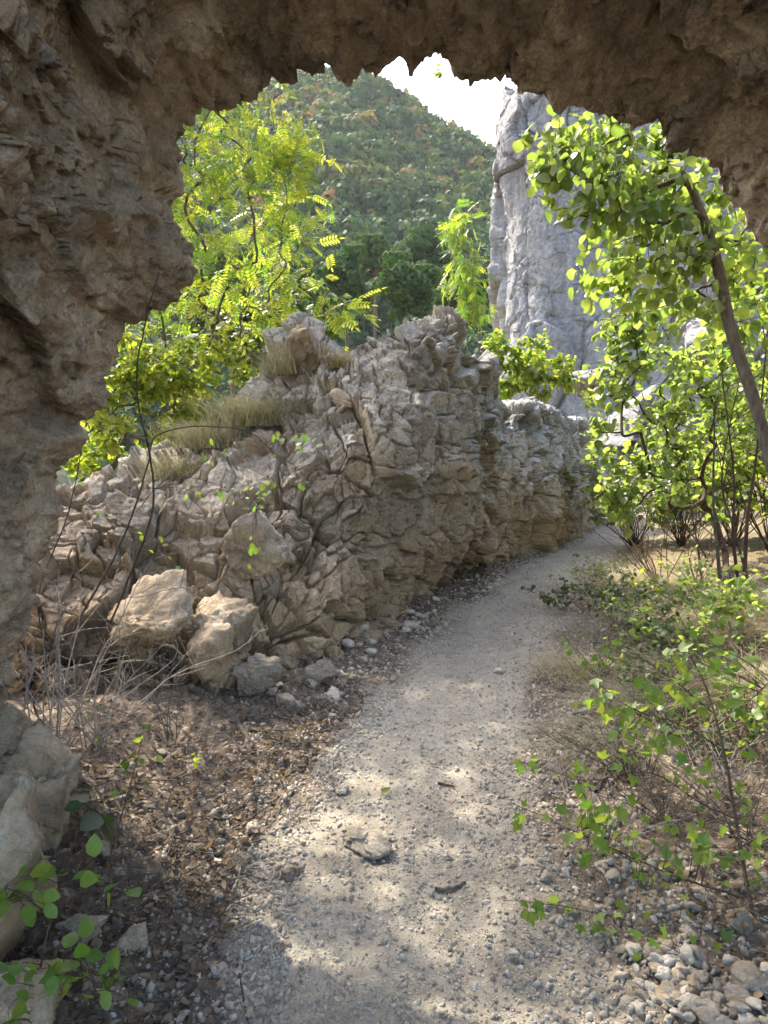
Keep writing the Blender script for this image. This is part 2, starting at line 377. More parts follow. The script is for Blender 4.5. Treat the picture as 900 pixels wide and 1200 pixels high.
lit = sstep(14, 8, y_) * np.where(x_ < pl(y_) + .2, 1, sstep(7.5, 5.0, y_)) * sstep(-6, -1, y_)
V = np.stack([x_, y_, zz], 1); Fg = gridfaces(len(xs), len(ys))
fm = pm[Fg].mean(1) * (y_[Fg].mean(1) < 18) * (y_[Fg].mean(1) > -12) > .5
def sub(V, Fx, attrs):
    u, inv = np.unique(Fx, return_inverse=True); return V[u], inv.reshape(Fx.shape), {k: a[u] for k, a in attrs.items()}
for nm, sel in (('ground', ~fm), ('path', fm)):
    v, f, a = sub(V, Fg[sel], {'pathm': pm, 'litm': lit}); o = link(nm, mesh(nm, v, f, a, True, [M['earth']])); tag(o, kind='structure')
ZG = zz.reshape(len(xs), len(ys))
def hz(x, y):  # height of the built ground surface, for placing litter and stones on it
    x = np.atleast_1d(np.asarray(x, float)); y = np.atleast_1d(np.asarray(y, float))
    i_ = np.clip(np.searchsorted(xs, x) - 1, 0, len(xs) - 2); j_ = np.clip(np.searchsorted(ys, y) - 1, 0, len(ys) - 2)
    u = np.clip((x - xs[i_]) / (xs[i_ + 1] - xs[i_]), 0, 1); v_ = np.clip((y - ys[j_]) / (ys[j_ + 1] - ys[j_]), 0, 1)
    return (1 - u) * ((1 - v_) * ZG[i_, j_] + v_ * ZG[i_, j_ + 1]) + u * ((1 - v_) * ZG[i_ + 1, j_] + v_ * ZG[i_ + 1, j_ + 1])
print('ground', time.time() - T00)
# ------------------------------------------------------------------ rock arch over the camera
sil = [(-430, 1500, 3.2), (-330, 1200, 3.2), (-190, 1000, 3.2), (-60, 900, 3.3), (0, 850, 3.35), (15, 770, 3.4), (42, 700, 3.4), (50, 640, 3.4), (66, 596, 3.4), (66, 545, 3.4), (98, 512, 3.4), (92, 490, 3.4), (126, 462, 3.4), (128, 438, 3.4), (148, 402, 3.4), (150, 379, 3.45), (180, 378, 3.45),
       (200, 350, 3.4), (223, 322, 3.4), (217, 290, 3.45), (205, 262, 3.5), (219, 228, 3.5), (206, 190, 3.5), (217, 150, 3.5), (232, 124, 3.5), (270, 121, 3.5), (300, 104, 3.5), (345, 93, 3.5), (385, 83, 3.5), (410, 90, 3.5),
       (426, 76, 3.5), (468, 66, 3.5), (482, 84, 3.5), (512, 64, 3.5), (545, 90, 3.5), (566, 98, 3.5), (582, 92, 3.5), (600, 110, 3.5), (650, 127, 3.5), (680, 129, 3.5), (745, 146, 3.5), (768, 152, 3.5), (776, 176, 3.5), (802, 180, 3.5),
       (836, 205, 3.5), (840, 230, 3.5), (866, 242, 3.5), (880, 282, 3.5), (905, 305, 3.5), (960, 430, 3.5), (1010, 600, 3.5), (1040, 800, 3.5), (1080, 1000, 3.5), (1150, 1300, 3.5)]
Pp = lin([W(*s_) for s_ in sil], 1250); cx, cz = .1, 1.45
rows = []   # (y offset, outward metres, lateral weight)
dep = np.r_[np.linspace(0, 1.6, 190), np.linspace(1.6, 3.1, 60)[1:]]
G = []
def smooth1(Q, w):
    kx = np.exp(-.5 * (np.arange(-3 * w, 3 * w + 1) / w) ** 2); kx /= kx.sum(); return np.stack([np.convolve(np.pad(Q[:, i], 3 * w, mode='edge'), kx, mode='valid') for i in range(3)], 1)
PS = smooth1(Pp, 38); PL = smooth1(Pp, 6)
cdir = np.stack([Pp[:, 0] - cx, Pp[:, 2] - cz], 1); cn = unit(cdir)
left = sstep(.4, -1.0, Pp[:, 0])
def ringat(y, out):
    q = Pp.copy(); q[:, 0] += cn[:, 0] * out; q[:, 2] += cn[:, 1] * out; q[:, 1] += y; return q
ext = np.r_[np.linspace(6.5, 1., 24), np.linspace(1., .0, 60)[1:]]
for d in ext: G.append(ringat(.10 * math.sqrt(min(d, .25)) * 2 - .22 * d, d) + (PS - Pp) * float(sstep(.02, .6, np.array(d))))
for d in dep[1:]:
    q = ringat(-d, 0.); bw = float(sstep(.05, .9, np.array(d))); q = q + (PS - Pp) * bw; o = (.16 + .10 * left) * d ** 1.05 + .10 * np.sin(d * 2.1) ** 2
    o = np.minimum(o, .9 + .03 * d) + 1.1 * max(0, d - 1.9) ** 1.5; q[:, 0] += cn[:, 0] * o; q[:, 2] += cn[:, 1] * o; G.append(q)  # unseen rear kept short and flared to let skylight onto the inner wall
last = 3.1
for d in (1.5, 3, 4.5, 6.5): G.append(ringat(-last - .1 * d, d + .6))
for y in (-3, -2.4, -1.9): G.append(ringat(y, 6.9))
G = np.array(G).transpose(1, 0, 2)
Gs = G.copy(); Gs[:, :, 0] += (PS - Pp)[:, None, 0] * .8; Gs[:, :, 2] += (PS - Pp)[:, None, 2] * .8
N = gridnormals(Gs, wv=True); P = G.reshape(-1, 3); n = N.reshape(-1, 3)
inw = unit(np.stack([cx - P[:, 0], 0 * P[:, 0], cz - P[:, 2]], 1))
# make normals point to open air
if (n[len(P) // 2] @ inw[len(P) // 2]) < 0: pass
d1, val = rockdisp(P, .62, 100, 3, 1.25, .12, .2, (.8, 1.6, 1.), .45)
d2, v2 = rockdisp(P, .09, 160, 1, 1.6, .1, .3, (.7, 1.6, .9), .42)
big = .11 * fbm(P * 1.1, 90, 3)
d3, v3 = rockdisp(P, .17, 190, 2, 1.6, .12, .25, (.6, 1.7, 1.), .4)
dd = d1 * .75 + d2 * .7 + d3 * .75 + big
ing = N.reshape(-1, 3)
k0 = len(ext) + 20
sgn = np.sign((N[600, k0] * np.array([cx - G[600, k0, 0], 0, cz - G[600, k0, 2]])).sum())
yy = P[:, 1]; dd = dd * (.18 + .82 * sstep(3.35, 2.7, yy)) + (.5 * d2 + .35 * d3) * sstep(3.0, 3.4, yy)
Vv = P + ing * sgn * (dd[:, None]); Vv[:, 2] += 0
Fc = gridfaces(G.shape[0], G.shape[1], wrapv=True)
if sgn < 0: Fc = Fc[:, ::-1]
solo('rock_arch', Vv, Fc, M['arch'], (0, 0, 0), 'rough brown natural rock arch framing the view, its left wall and overhanging ceiling in shade', 'rock arch', attrs={'var': np.clip(.5 + .4 * val + .25 * v2 + .3 * v3, 0, 1)})
print('arch', time.time() - T00)
# ------------------------------------------------------------------ rock outcrop beside the path
# control columns: (px, py, Y) from foot to crest
cols = [
 [(-190, 960, 3.7), (-170, 820, 3.9), (-140, 720, 4.3), (-90, 640, 4.8), (-60, 620, 5.2)],
 [(-20, 925, 3.9), (0, 800, 4.1), (10, 720, 4.4), (20, 640, 4.9), (30, 610, 5.3)],
 [(75, 880, 4.15), (80, 770, 4.35), (80, 690, 4.6), (85, 620, 5.0), (90, 584, 5.5)],
 [(160, 850, 4.3), (155, 750, 4.5), (150, 680, 4.75), (160, 600, 5.2), (165, 552, 5.9)],
 [(240, 838, 4.4), (235, 740, 4.6), (230, 670, 4.9), (225, 590, 5.5), (235, 515, 6.4)],
 [(300, 825, 4.5), (295, 730, 4.75), (295, 650, 5.1), (300, 560, 5.7), (305, 462, 6.8)],
 [(350, 812, 4.75), (345, 715, 4.95), (340, 630, 5.3), (345, 520, 5.9), (352, 402, 7.2)],
 [(395, 795, 5.05), (392, 700, 5.2), (385, 600, 5.5), (385, 500, 5.9), (378, 392, 7.3)],
 [(425, 770, 5.4), (422, 670, 5.5), (420, 570, 5.65), (425, 485, 5.9), (430, 412, 7.2)],
 [(448, 742, 5.8), (452, 650, 5.8), (462, 560, 5.85), (480, 478, 6.0), (470, 378, 7.0)],
 [(478, 715, 6.6), (488, 640, 6.5), (496, 560, 6.5), (498, 470, 6.5), (500, 374, 7.1)],
 [(515, 697, 7.4), (525, 630, 7.2), (530, 550, 7.1), (530, 460, 7.1), (545, 376, 7.6)],
 [(560, 676, 8.2), (562, 620, 8.0), (560, 550, 7.9), (560, 470, 7.9), (566, 418, 8.2)],
 [(600, 660, 8.9), (600, 610, 8.8), (595, 550, 8.7), (590, 500, 8.8), (588, 482, 9.1)],
 [(640, 646, 9.8), (640, 600, 9.7), (635, 550, 9.7), (630, 500, 9.8), (630, 478, 10.2)],
 [(678, 634, 10.8), (676, 600, 10.8), (672, 560, 10.9), (668, 515, 11.0), (664, 490, 11.4)],
 [(700, 628, 12.0), (697, 600, 12.0), (694, 570, 12.1), (690, 530, 12.3), (686, 500, 12.6)],
 [(702, 622, 14.2), (700, 600, 14.2), (699, 580, 14.2), (697, 560, 14.3), (694, 540, 14.4)]]
C = []
for c in cols:
    q = [W(*p) for p in c]; b = q[0].copy(); b[2] -= .5; foot = q[0]
    cr = q[-1]; t1 = cr + np.array([-.35, .55, -.06]); t2 = cr + np.array([-.8, 1.15, -.5]); t3 = cr + np.array([-1.5, 2.2, -2.2]); t4 = cr + np.array([-2.2, 3.2, -5.5])
    C.append([b] + q + [t1, t2, t3, t4])
C = np.array(C)
nu, nv = 1150, 520
Gm = crom(C, nu)
vpar = np.r_[np.linspace(0, 6, 440), np.linspace(6, 9, 81)[1:]]; nv = len(vpar)
Gt = Gm.transpose(1, 0, 2); k = len(Gt); i = np.minimum(vpar.astype(int), k - 2); f = (vpar - i).reshape(-1, 1, 1)
g = lambda j: Gt[np.clip(j, 0, k - 1)]
a, b, c, d = g(i - 1), g(i), g(i + 1), g(i + 2)
G = (.5 * (2 * b + (c - a) * f + (2 * a - 5 * b + 4 * c - d) * f ** 2 + (3 * b - a - 3 * c + d) * f ** 3)).transpose(1, 0, 2)
N = gridnormals(G); P = G.reshape(-1, 3); n = N.reshape(-1, 3)
if n[(nu // 2) * nv + 150] @ (EYE - P[(nu // 2) * nv + 150]) < 0: n = -n; flip = True
else: flip = False
d1, val = rockdisp(P, 1.0, 200, 2, .8, .5, .25, (1, 1, 1.2), .5)
d2, v2 = rockdisp(P, .40, 230, 2, .75, 1.0, .2, (1, 1, 1), .45)
d3, v3 = rockdisp(P, .06, 260, 1, 1.2, .1, .4, (1, 1, 1), .45)
keep = .62 + .38 * sstep(0, .5, .5 + .5 * fbm(P * .8, 77, 2))
fa = 1 - .35 * sstep(7.5, 9.5, P[:, 1]); dd = d1 * .9 * fa - .03 + d2 * .9 * keep * fa + d3 * .7 + .02 * fbm(P * 7, 55, 3)
Vo = P + n * dd[:, None] + .05 * np.stack([vn(P * 3, 1), vn(P * 3, 2), vn(P * 3, 3)], 1)
Fc = gridfaces(nu, nv)
if flip: Fc = Fc[:, ::-1]
solo('rock_outcrop', Vo, Fc, M['outcrop'], (0, 0, 0), 'long craggy limestone outcrop running along the left side of the path', 'rock outcrop', attrs={'var': np.clip(.5 + .4 * val + .3 * v2 + .2 * v3, 0, 1)})
st = 3; gi = np.arange(0, nu, st); gj = np.arange(0, nv, st)
bv = Vo.reshape(nu, nv, 3)[gi][:, gj]; bvh = BVHTree.FromPolygons(bv.reshape(-1, 3).tolist(), gridfaces(len(gi), len(gj)).tolist())
def hit(px, py):
    d = ray(px, py); d = d / np.linalg.norm(d); h = bvh.ray_cast(Vector(EYE), Vector(d))
    g_ = gp(px, py)
    if h[0] is not None and (h[3] < np.linalg.norm(g_ - EYE)): return np.array(h[0])
    return g_
print('outcrop', time.time() - T00)
# ------------------------------------------------------------------ boulders and stones
import bmesh
def ico(sub):
    bm = bmesh.new(); bmesh.ops.create_icosphere(bm, subdivisions=sub, radius=1); v = np.array([q.co[:] for q in bm.verts]); f = np.array([[w.index for w in p.verts] for p in bm.faces]); bm.free(); return v, f
IC = {s_: ico(s_) for s_ in (1, 2, 3, 5)}
def stone(sub, seed, k=10, rough=.05, squash=(1, .8, .6)):
    v, f = IC[sub]; r = np.random.RandomState(seed); n = unit(r.normal(size=(k, 3))); d = .42 + .45 * r.rand(k)
    dots = v @ n.T; q = np.where(dots > .05, d / np.maximum(dots, .05), 9); rad = np.minimum(q.min(1), 1.5)
    p = v * rad[:, None]
    if sub >= 3: p = p * (1 + rough * fbm(v * 2.3 + seed, seed, 4 if sub > 3 else 2))[:, None]
    if sub == 3:
        dd, _ = rockdisp(p + seed * 3.7, .8, 300 + seed, 2, 1.1, .1, .2); p = p + v * dd[:, None] * .8
    if sub >= 5:
        dd, _ = rockdisp(p + seed * 3.7, .62, 300 + seed, 3, 1.2, .15, .3); p = p + v * dd[:, None] * .75
    return p * np.array(squash), f
def boulder(px, py, w, h, label, seed, dy=.5, sink=.15, name='boulder', group=None, mat='boulder', rz=None, Y=None, sub=5, tilt=0):
    """px,py foot centre; w,h size in pixels"""
    p = hit(px, py) if Y is None else W(px, py, Y)
    mw, mh = px2m(w, p[1]) / 2, px2m(h, p[1]) / 2
    v, f = stone(sub, seed, squash=(1, 1, 1)); v = v / np.abs(v).max(0)
    v = v * [mw, mw * dy * 1.6, mh]; 
    if tilt:
        c_, s_ = math.cos(tilt), math.sin(tilt); v = np.stack([v[:, 0] * c_ - v[:, 2] * s_, v[:, 1], v[:, 0] * s_ + v[:, 2] * c_], 1)
    o = link(name, mesh(name, v + [0, 0, mh * (1 - sink)], f, {'var': np.clip(.5 + .5 * vn(v * 6, seed), 0, 1)}, False, [M[mat]]), None, p); tag(o, label, 'boulder' if w > 55 else 'stone', group)
    return o
boulder(262, 805, 110, 125, 'tall leaning slab-like boulder at the left foot of the outcrop', 1, .6, .1, tilt=-.35, mat='outcrop')
boulder(300, 690, 118, 120, 'large pale boulder jutting out halfway up the left of the outcrop', 23, .7, .25, mat='outcrop')
boulder(180, 770, 110, 130, 'broad tan block at the outcrop foot behind the bare twigs', 3, .5, .4, mat='outcrop')
boulder(378, 803, 44, 34, 'rounded brown stone at the outcrop foot beside the path', 4)
boulder(331, 832, 34, 26, 'small pale stone just below the leaning slab', 5)
boulder(350, 836, 30, 20, 'flattish stone lying right of the pale stone at the outcrop foot', 6)
boulder(300, 815, 60, 66, 'stone wedged between leaning slab and outcrop foot', 7)
boulder(428, 990, 66, 30, 'flat ridged tan rock embedded left of the middle of the path', 8, .7, .35, mat='pebble')
boulder(340, 1030, 34, 24, 'pale worn stone half buried in the sunlit left edge of the path', 9, .8, .5)
boulder(163, 1122, 52, 54, 'rounded cracked tan stone in the leaf litter at lower left', 10)
boulder(95, 1110, 58, 50, 'dark tan stone beside the sapling at lower left', 11)
boulder(186, 1165, 22, 18, 'small pale pebble-like stone below the cracked tan stone', 12)
boulder(130, 1010, 44, 34, 'pale angular stone under the glossy dark leaves at left', 13)
boulder(0, 925, 120, 170, 'upright tan block leaning on the arch at the left frame edge', 14, .8, mat='base')
boulder(50, 990, 120, 150, 'broken tan rock standing at the foot of the arch wall', 15, .8, .2, mat='base')
boulder(10, 1130, 190, 270, 'big pale weathered rock filling the lower left corner', 16, .8, .15, mat='base')
boulder(25, 1190, 120, 90, 'low dark rock at the very bottom left corner', 17, .8, .2, mat='base')
boulder(365, 420 + 20, 60, 62, 'upright grey boulder standing on the crest of the outcrop', 18, .7)
boulder(405, 490, 42, 38, 'angular block resting on the outcrop below its crest tuft', 19)
for i_, (a_, b_, w_, h_, l_) in enumerate([
    (782, 1150, 42, 26, 'flat stone in the pile at lower right, leftmost of the pile'), (817, 1165, 34, 24, 'blocky stone in the middle of the lower right pile'),
    (790, 1180, 46, 30, 'large angular stone at the bottom of the lower right pile'), (748, 1170, 34, 30, 'tan stone left of the lower right pile by the path'),
    (867, 1090, 36, 34, 'pale smooth stone beside the foreground sapling stem'), (885, 1165, 60, 34, 'big pale stone at the lower right corner'),
    (868, 1195, 44, 26, 'stone at the bottom frame edge near the right corner'), (661, 1025, 16, 14, 'small pale stone on the right path edge below the bush leaves'),
    (639, 1035, 20, 18, 'cube-shaped stone at the right edge of the path'), (664, 1000, 18, 14, 'pale stone at the path edge above the cube-shaped one'),
    (714, 1062, 18, 14, 'small stone beside the low sapling branch'), (600, 1118, 16, 12, 'grey pebble alone on the lower right of the path'),
    (585, 788, 16, 10, 'lone stone in the middle of the upper path'), (402, 930, 18, 14, 'stone left of the fallen yellow leaf'),
    (245, 960, 20, 14, 'pale stone in the litter above the sunlit patch'), (296, 975, 20, 16, 'stone at the upper end of the sunlit patch')]):
    boulder(a_, b_, w_, h_, l_, 40 + i_, .7, .55, 'stone', sub=5 if w_ > 28 else 3, mat='boulder' if w_ > 28 else 'pebble')
# pale blocks by the cliff foot, right
boulder(835, 432, 120, 95, 'pale blue-grey limestone block behind the leaning trunk', 30, .8, .2, Y=13, mat='cliff')
boulder(895, 470, 110, 100, 'pale limestone block at the right frame edge below the cliff', 31, .8, .2, Y=12.5, mat='cliff')
boulder(690, 470, 60, 50, 'grey block beyond the far end of the outcrop', 32, .8, .2, Y=19, mat='cliff')
boulder(740, 560, 100, 120, 'whitish rock face behind the multi-stem shrub', 33, .8, .2, Y=14, mat='cliff')
# countable loose stones
vars_ = [mesh('stone', *(lambda q: (q[0], q[1]))(stone(3, 70 + i_, 12, .03, (1, .8, .6))), {'var': np.zeros(len(IC[3][0]))}, False, [M['pebble']]) for i_ in range(8)]
def loose(n, fn, grp, label):
    for i_ in range(n):
        x, y, s_ = fn(); o = link('stone', vars_[R.randint(8)], None, (x, y, float(hz(x, y)[0]) + s_ * .2), (R.rand() * .6, R.rand() * .6, R.rand() * 6.3), (s_, s_, s_)); tag(o, label, 'stone', grp)
def fr():
    y = 1.9 * math.exp(R.rand() * 1.35); return pr(y) + .12 + abs(R.normal()) * .22, y, .014 + .02 * R.rand() ** 2 
def fl():
    y = 4.2 + 4 * R.rand(); return pl(y) - R.rand() * .4 + .05, y, .018 + .025 * R.rand() ** 2
def flit():
    y = 2. + 2 * R.rand(); return pl(y) - .05 - 1.0 * R.rand(), y, .012 + .022 * R.rand() ** 2
def fpile():
    p = gp(730 + 180 * R.rand(), 1120 + 100 * R.rand()); return p[0], p[1], .02 + .02 * R.rand()
loose(130, fr, 'loose stones along the right edge of the path', 'small pale limestone piece scattered along the right edge of the path')
def ffoot():
    y = 4.1 + 2.5 * R.rand(); return pl(y) - .1 - .5 * R.rand(), y, .03 + .05 * R.rand() ** 2
loose(40, ffoot, 'rubble at the foot of the outcrop', 'angular rubble stone bedded at the foot of the outcrop')
loose(70, fl, 'loose stones between outcrop and path', 'small broken stone on the strip between outcrop and path')
loose(45, flit, 'stones in the leaf litter at left', 'small stone lying in the leaf litter left of the path')
loose(75, fpile, 'stones heaped at the lower right', 'fist-sized angular stone in the heap at lower right')
# gravel
GV = [stone(2, 90 + i_, 10, .0, (1, .8, .6)) for i_ in range(6)]; GS = [stone(1, 95 + i_, 7, .0, (1.1, .85, .7)) for i_ in range(6)]
def rotm(n):
    q = unit(R.normal(size=(n, 4))); w, x, y, z_ = q.T
    return np.stack([np.stack([1 - 2 * (y * y + z_ * z_), 2 * (x * y - z_ * w), 2 * (x * z_ + y * w)], 1), np.stack([2 * (x * y + z_ * w), 1 - 2 * (x * x + z_ * z_), 2 * (y * z_ - x * w)], 1), np.stack([2 * (x * z_ - y * w), 2 * (y * z_ + x * w), 1 - 2 * (x * x + y * y)], 1)], 1)
def scatter(x, y, s_, lift=.2, GV=GV):
    out = []; which = R.randint(0, 6, len(x)); zc = hz(x, y) + s_ * lift
    for i_ in range(6):
        m = which == i_; out.append(inst(GV[i_][0], GV[i_][1], rotm(m.sum()) * s_[m][:, None, None], np.stack([x[m], y[m], zc[m]], 1), R.rand(m.sum())))
    return merge(out)
def ysamp(n, a=1.75, b=11.5): return a * np.exp(R.rand(n) * math.log(b / a))
y1 = ysamp(12000); x1 = pl(y1) + (pr(y1) - pl(y1)) * R.rand(len(y1)); s1 = .0035 + .010 * R.rand(len(y1)) ** 3
y2 = ysamp(6000); x2 = pr(y2) + R.normal(size=len(y2)) * .22 + .1; s2 = .005 + .013 * R.rand(len(y2)) ** 2
y3 = ysamp(9000); x3 = pl(y3) - np.abs(R.normal(size=len(y3))) * .35 + .15; s3 = .004 + .013 * R.rand(len(y3)) ** 2.5
y4 = ysamp(1600, 1.7, 8); x4 = pr(y4) + .2 + R.rand(len(y4)) * 1.6; s4 = .006 + .016 * R.rand(len(y4)) ** 2
v, f, a = merge([scatter(np.r_[x2, x4], np.r_[y2, y4], np.r_[s2, s4]), scatter(np.r_[x1, x3], np.r_[y1, y3], np.r_[s1, s3] * 1.1, .0, GS)])
solo('gravel', v, f, M['pebble'], (0, 0, 0), 'pale limestone gravel strewn over the path and its edges', 'gravel', attrs=a, kind='stuff')
# leaf litter, twig litter
LT = litleaf()
def litter(n, xf, size, name, label, zoff=.012, mat='leaf_dry', hitf=None):
    x, y = xf(n); nn = len(x); d = rv(nn); d[:, 2] *= .35; up = rv(nn, .55); up[:, 2] = 1
    s_ = size * (.5 + R.rand(nn)); zc = hz(x, y) + .006 + .022 * R.rand(nn)
    mw = frames(d, up, s_); mw[:, :, 1] *= (.5 + .9 * R.rand(nn))[:, None]; mw[:, :, 2] *= (R.rand(nn) * 2.4 - .6)[:, None]; return inst(LT[0], LT[1], mw, np.stack([x, y, zc], 1), R.rand(nn))
def xl(n): y = ysamp(n, 1.6, 4.6); return pl(y) - .05 - np.abs(R.normal(size=n)) * .75, y
def xr(n): y = ysamp(n, 1.6, 9); return pr(y) + .3 + R.rand(n) ** .8 * (1.2 + .35 * y), y
def xe(n): y = ysamp(n, 3.4, 10); return pl(y) - R.rand(n) * .5, y
v, f, a = merge([litter(3400, xl, .026, '', ''), litter(4200, xr, .028, '', ''), litter(900, xe, .022, '', '')])
solo('leaf_litter', v, f, M['leaf_dry'], (0, 0, 0), 'dry curled brown leaves covering the ground on both sides of the path', 'leaf litter', attrs=a, kind='stuff')
tb = Tubes()
for i_ in range(1800):
    side = R.rand() < .55
    x, y = (xl(1) if side else xr(1)); x, y = float(x[0]), float(y[0]); z0 = float(hz(x, y)[0]) + .012; L = .05 + .28 * R.rand() ** 2
    a_ = R.rand() * 6.28; d = np.array([math.cos(a_), math.sin(a_), R.normal() * .18]); pts = [np.array([x, y, z0]) + d * L * t_ + rv(1, .006)[0] * (t_ > 0) for t_ in (-.5, -.15, .15, .5)]
    tb.add(pts, np.linspace(.0032, .0012, 4) * (.5 + R.rand()), 4)
v, f, a = tb.get(); solo('twig_litter', v, f, M['bark'], (0, 0, 0), 'fine dead twigs strewn among the dry leaves beside the path', 'twigs', attrs=a, kind='stuff')
def stick(pxs, r, label, name='stick', mat='bark', lift=.008, cat='stick'):
    pts = np.array([gp(*p) for p in pxs]); pts[:, 2] = hz(pts[:, 0], pts[:, 1]) + lift; pts = crom(pts, max(6, 3 * len(pts))); pts += rv(len(pts), r * .25); base = pts[0].copy(); tb = Tubes(); tb.add(pts, np.linspace(r, r * .6, len(pts)), 8); v, f, a = tb.get()
    return solo(name, v, f, M[mat], base, label, cat, attrs=a)
stick([(512, 1044), (530, 1041), (546, 1034)], .009, 'short thick brown stick lying on the lower path')
stick([(513, 917), (523, 919), (532, 921)], .007, 'small dark stick lying on the middle of the path', mat='bark_d')
stick([(225, 812), (255, 825), (280, 850), (298, 885)], .022, 'thick grey root curving out of the ground below the leaning slab', 'root', cat='root')
stick([(288, 842), (315, 840), (342, 852)], .012, 'thin root running right from below the leaning slab', 'root', cat='root')
stick([(292, 858), (318, 860)], .010, 'short lower root beside the thin root', 'root', cat='root')
stick([(245, 1098), (275, 1040), (290, 990)], .004, 'long pale dead stem lying in the litter left of the sunlit patch', 'fallen_twig', 'twig_pale', cat='twig')
stick([(290, 1200), (282, 1160), (278, 1130)], .004, 'thin dark twig at the bottom edge left of the path', 'fallen_twig', 'bark_d', cat='twig')
stick([(700, 930), (720, 900), (742, 885)], .012, 'broken brown branch piece in the litter right of the path', 'stick', 'bark_d')
p = gp(447, 934); q = inst(*LT, frames(np.array([[.8, .5, .1]]), np.array([[.1, -.2, 1.]]), [.05]), np.array([[p[0], p[1], float(hz(p[0], p[1])[0]) + .01]]), np.array([.9]))
solo('fallen_leaf', q[0], q[1], M['leaf_y'], p, 'single fallen yellow leaf on the path beside a stone', 'leaf', attrs=q[2])
print('stones', time.time() - T00)
# ------------------------------------------------------------------ plants
def grow(root, targets, step=.22, r0=.0035, jit=.12, expo=2.3, rmin_trunk=None, bendz=.0):
    pts = [np.array(p) for p in root]; par = [-1] + list(range(len(root) - 1))
    T = np.array(targets); ref = pts[-1]; T = T[np.argsort(np.linalg.norm(T - ref, axis=1))]
    A = np.array(pts); depth = list(np.arange(len(pts)) * step)
    for tg in T:
        A = np.array(pts); dist = np.linalg.norm(A - tg, axis=1) + .15 * np.array(depth); j = int(np.argmin(dist)); p0 = A[j]; L = np.linalg.norm(tg - p0); m = max(1, int(round(L / step)))
        off = rv(1, jit * L)[0]; off[2] += bendz * L
        for q in range(1, m + 1):
            t_ = q / m; pts.append(p0 + (tg - p0) * t_ + off * math.sin(math.pi * t_) * .6 + rv(1, step * .06)[0]); par.append(j if q == 1 else len(pts) - 2); depth.append(depth[j] + L * t_)
    n = len(pts); rr = np.full(n, 0.)
    ch = [[] for _ in range(n)]
    for i_ in range(1, n): ch[par[i_]].append(i_)
    acc = np.zeros(n)
    for i_ in range(n - 1, -1, -1):
        if not ch[i_]: acc[i_] = r0 ** expo
        if par[i_] >= 0: acc[par[i_]] += acc[i_]
    rad = acc ** (1 / expo)
    return np.array(pts), par, ch, rad
def skin(pts, par, ch, rad, k=6):
    tb = Tubes(); starts = [0]; 
    stack = [(0, None)]
    while stack:
        s_, p = stack.pop(); chain = ([p] if p is not None else []) + [s_]; cur = s_
        while ch[cur]:
            c = sorted(ch[cur], key=lambda i_: -rad[i_])
            for o in c[1:]: stack.append((o, cur))
            cur = c[0]; chain.append(cur)
        rr = rad[chain].copy()
        if p is not None: rr[0] = rr[1]
        P_ = pts[chain]
        if len(chain) >= 2:
            m = len(chain) * 2; tb.add(crom(P_, m), np.interp(np.linspace(0, len(chain) - 1, m), np.arange(len(chain)), rr), k if rr[0] > .008 else 4)
    return tb.get()
def leaves(pts, par, rad, thr, per, tmpl, size, droop=.3, spread=1., out=None, up=.9, vmean=.5, vvar=.3, vfn=None):
    idx = np.where(rad < thr)[0]; idx = np.repeat(idx, per); n = len(idx); p = pts[idx]; pa = pts[np.maximum(np.array(par)[idx], 0)]
    d = unit(p - pa) * .6 + rv(n, .6 * spread); d[:, 2] -= droop
    pos = p + (pa - p) * R.rand(n, 1) * .9 + rv(n, size * .45)
    nn = rv(n, .5); nn[:, 2] += up
    var = np.clip(vmean + vvar * R.normal(size=n) + .25 * vn(pos * 1.5, 5), 0, 1)
    if vfn is not None: var = np.clip(vfn(pos, var), 0, 1)
    s_ = size * (.45 + .8 * R.rand(n))
    return inst(tmpl[0], tmpl[1], frames(d, nn, s_), pos, var)
def ell(specs):
    out = []
    for px, py, Y, rx, ry, n in specs:
        u = unit(rv(n)) * (R.rand(n, 1) ** .45); c = W(px, py, Y); sx, sz = px2m(rx, Y), px2m(ry, Y); out.append(c + u * [sx, (sx + sz) * .45, sz])
    return np.concatenate(out)
def tree(name, root, specs, label, cat, tmpl, size, per, leafm, barkm='bark', group=None, thr=.012, r0=.0035, step=.22, droop=.3, expo=2.3, k=7, jit=.12, **kw):
    pts, par, ch, rad = grow(root, ell(specs), step, r0, jit=jit, expo=expo); base = root[0].copy()
    o = thing(name, base, label, cat, group)
    v, f, a = skin(pts, par, ch, rad, k); part('trunk', v, f, M[barkm], o, a, True)
    v, f, a = leaves(pts, par, rad, thr, per, tmpl, size, droop, **kw); part('foliage', v, f, M[leafm], o, a)
    return o
def path3(pl_): return [p for p in crom(np.array([W(*q) for q in pl_]), len(pl_) * 3)]
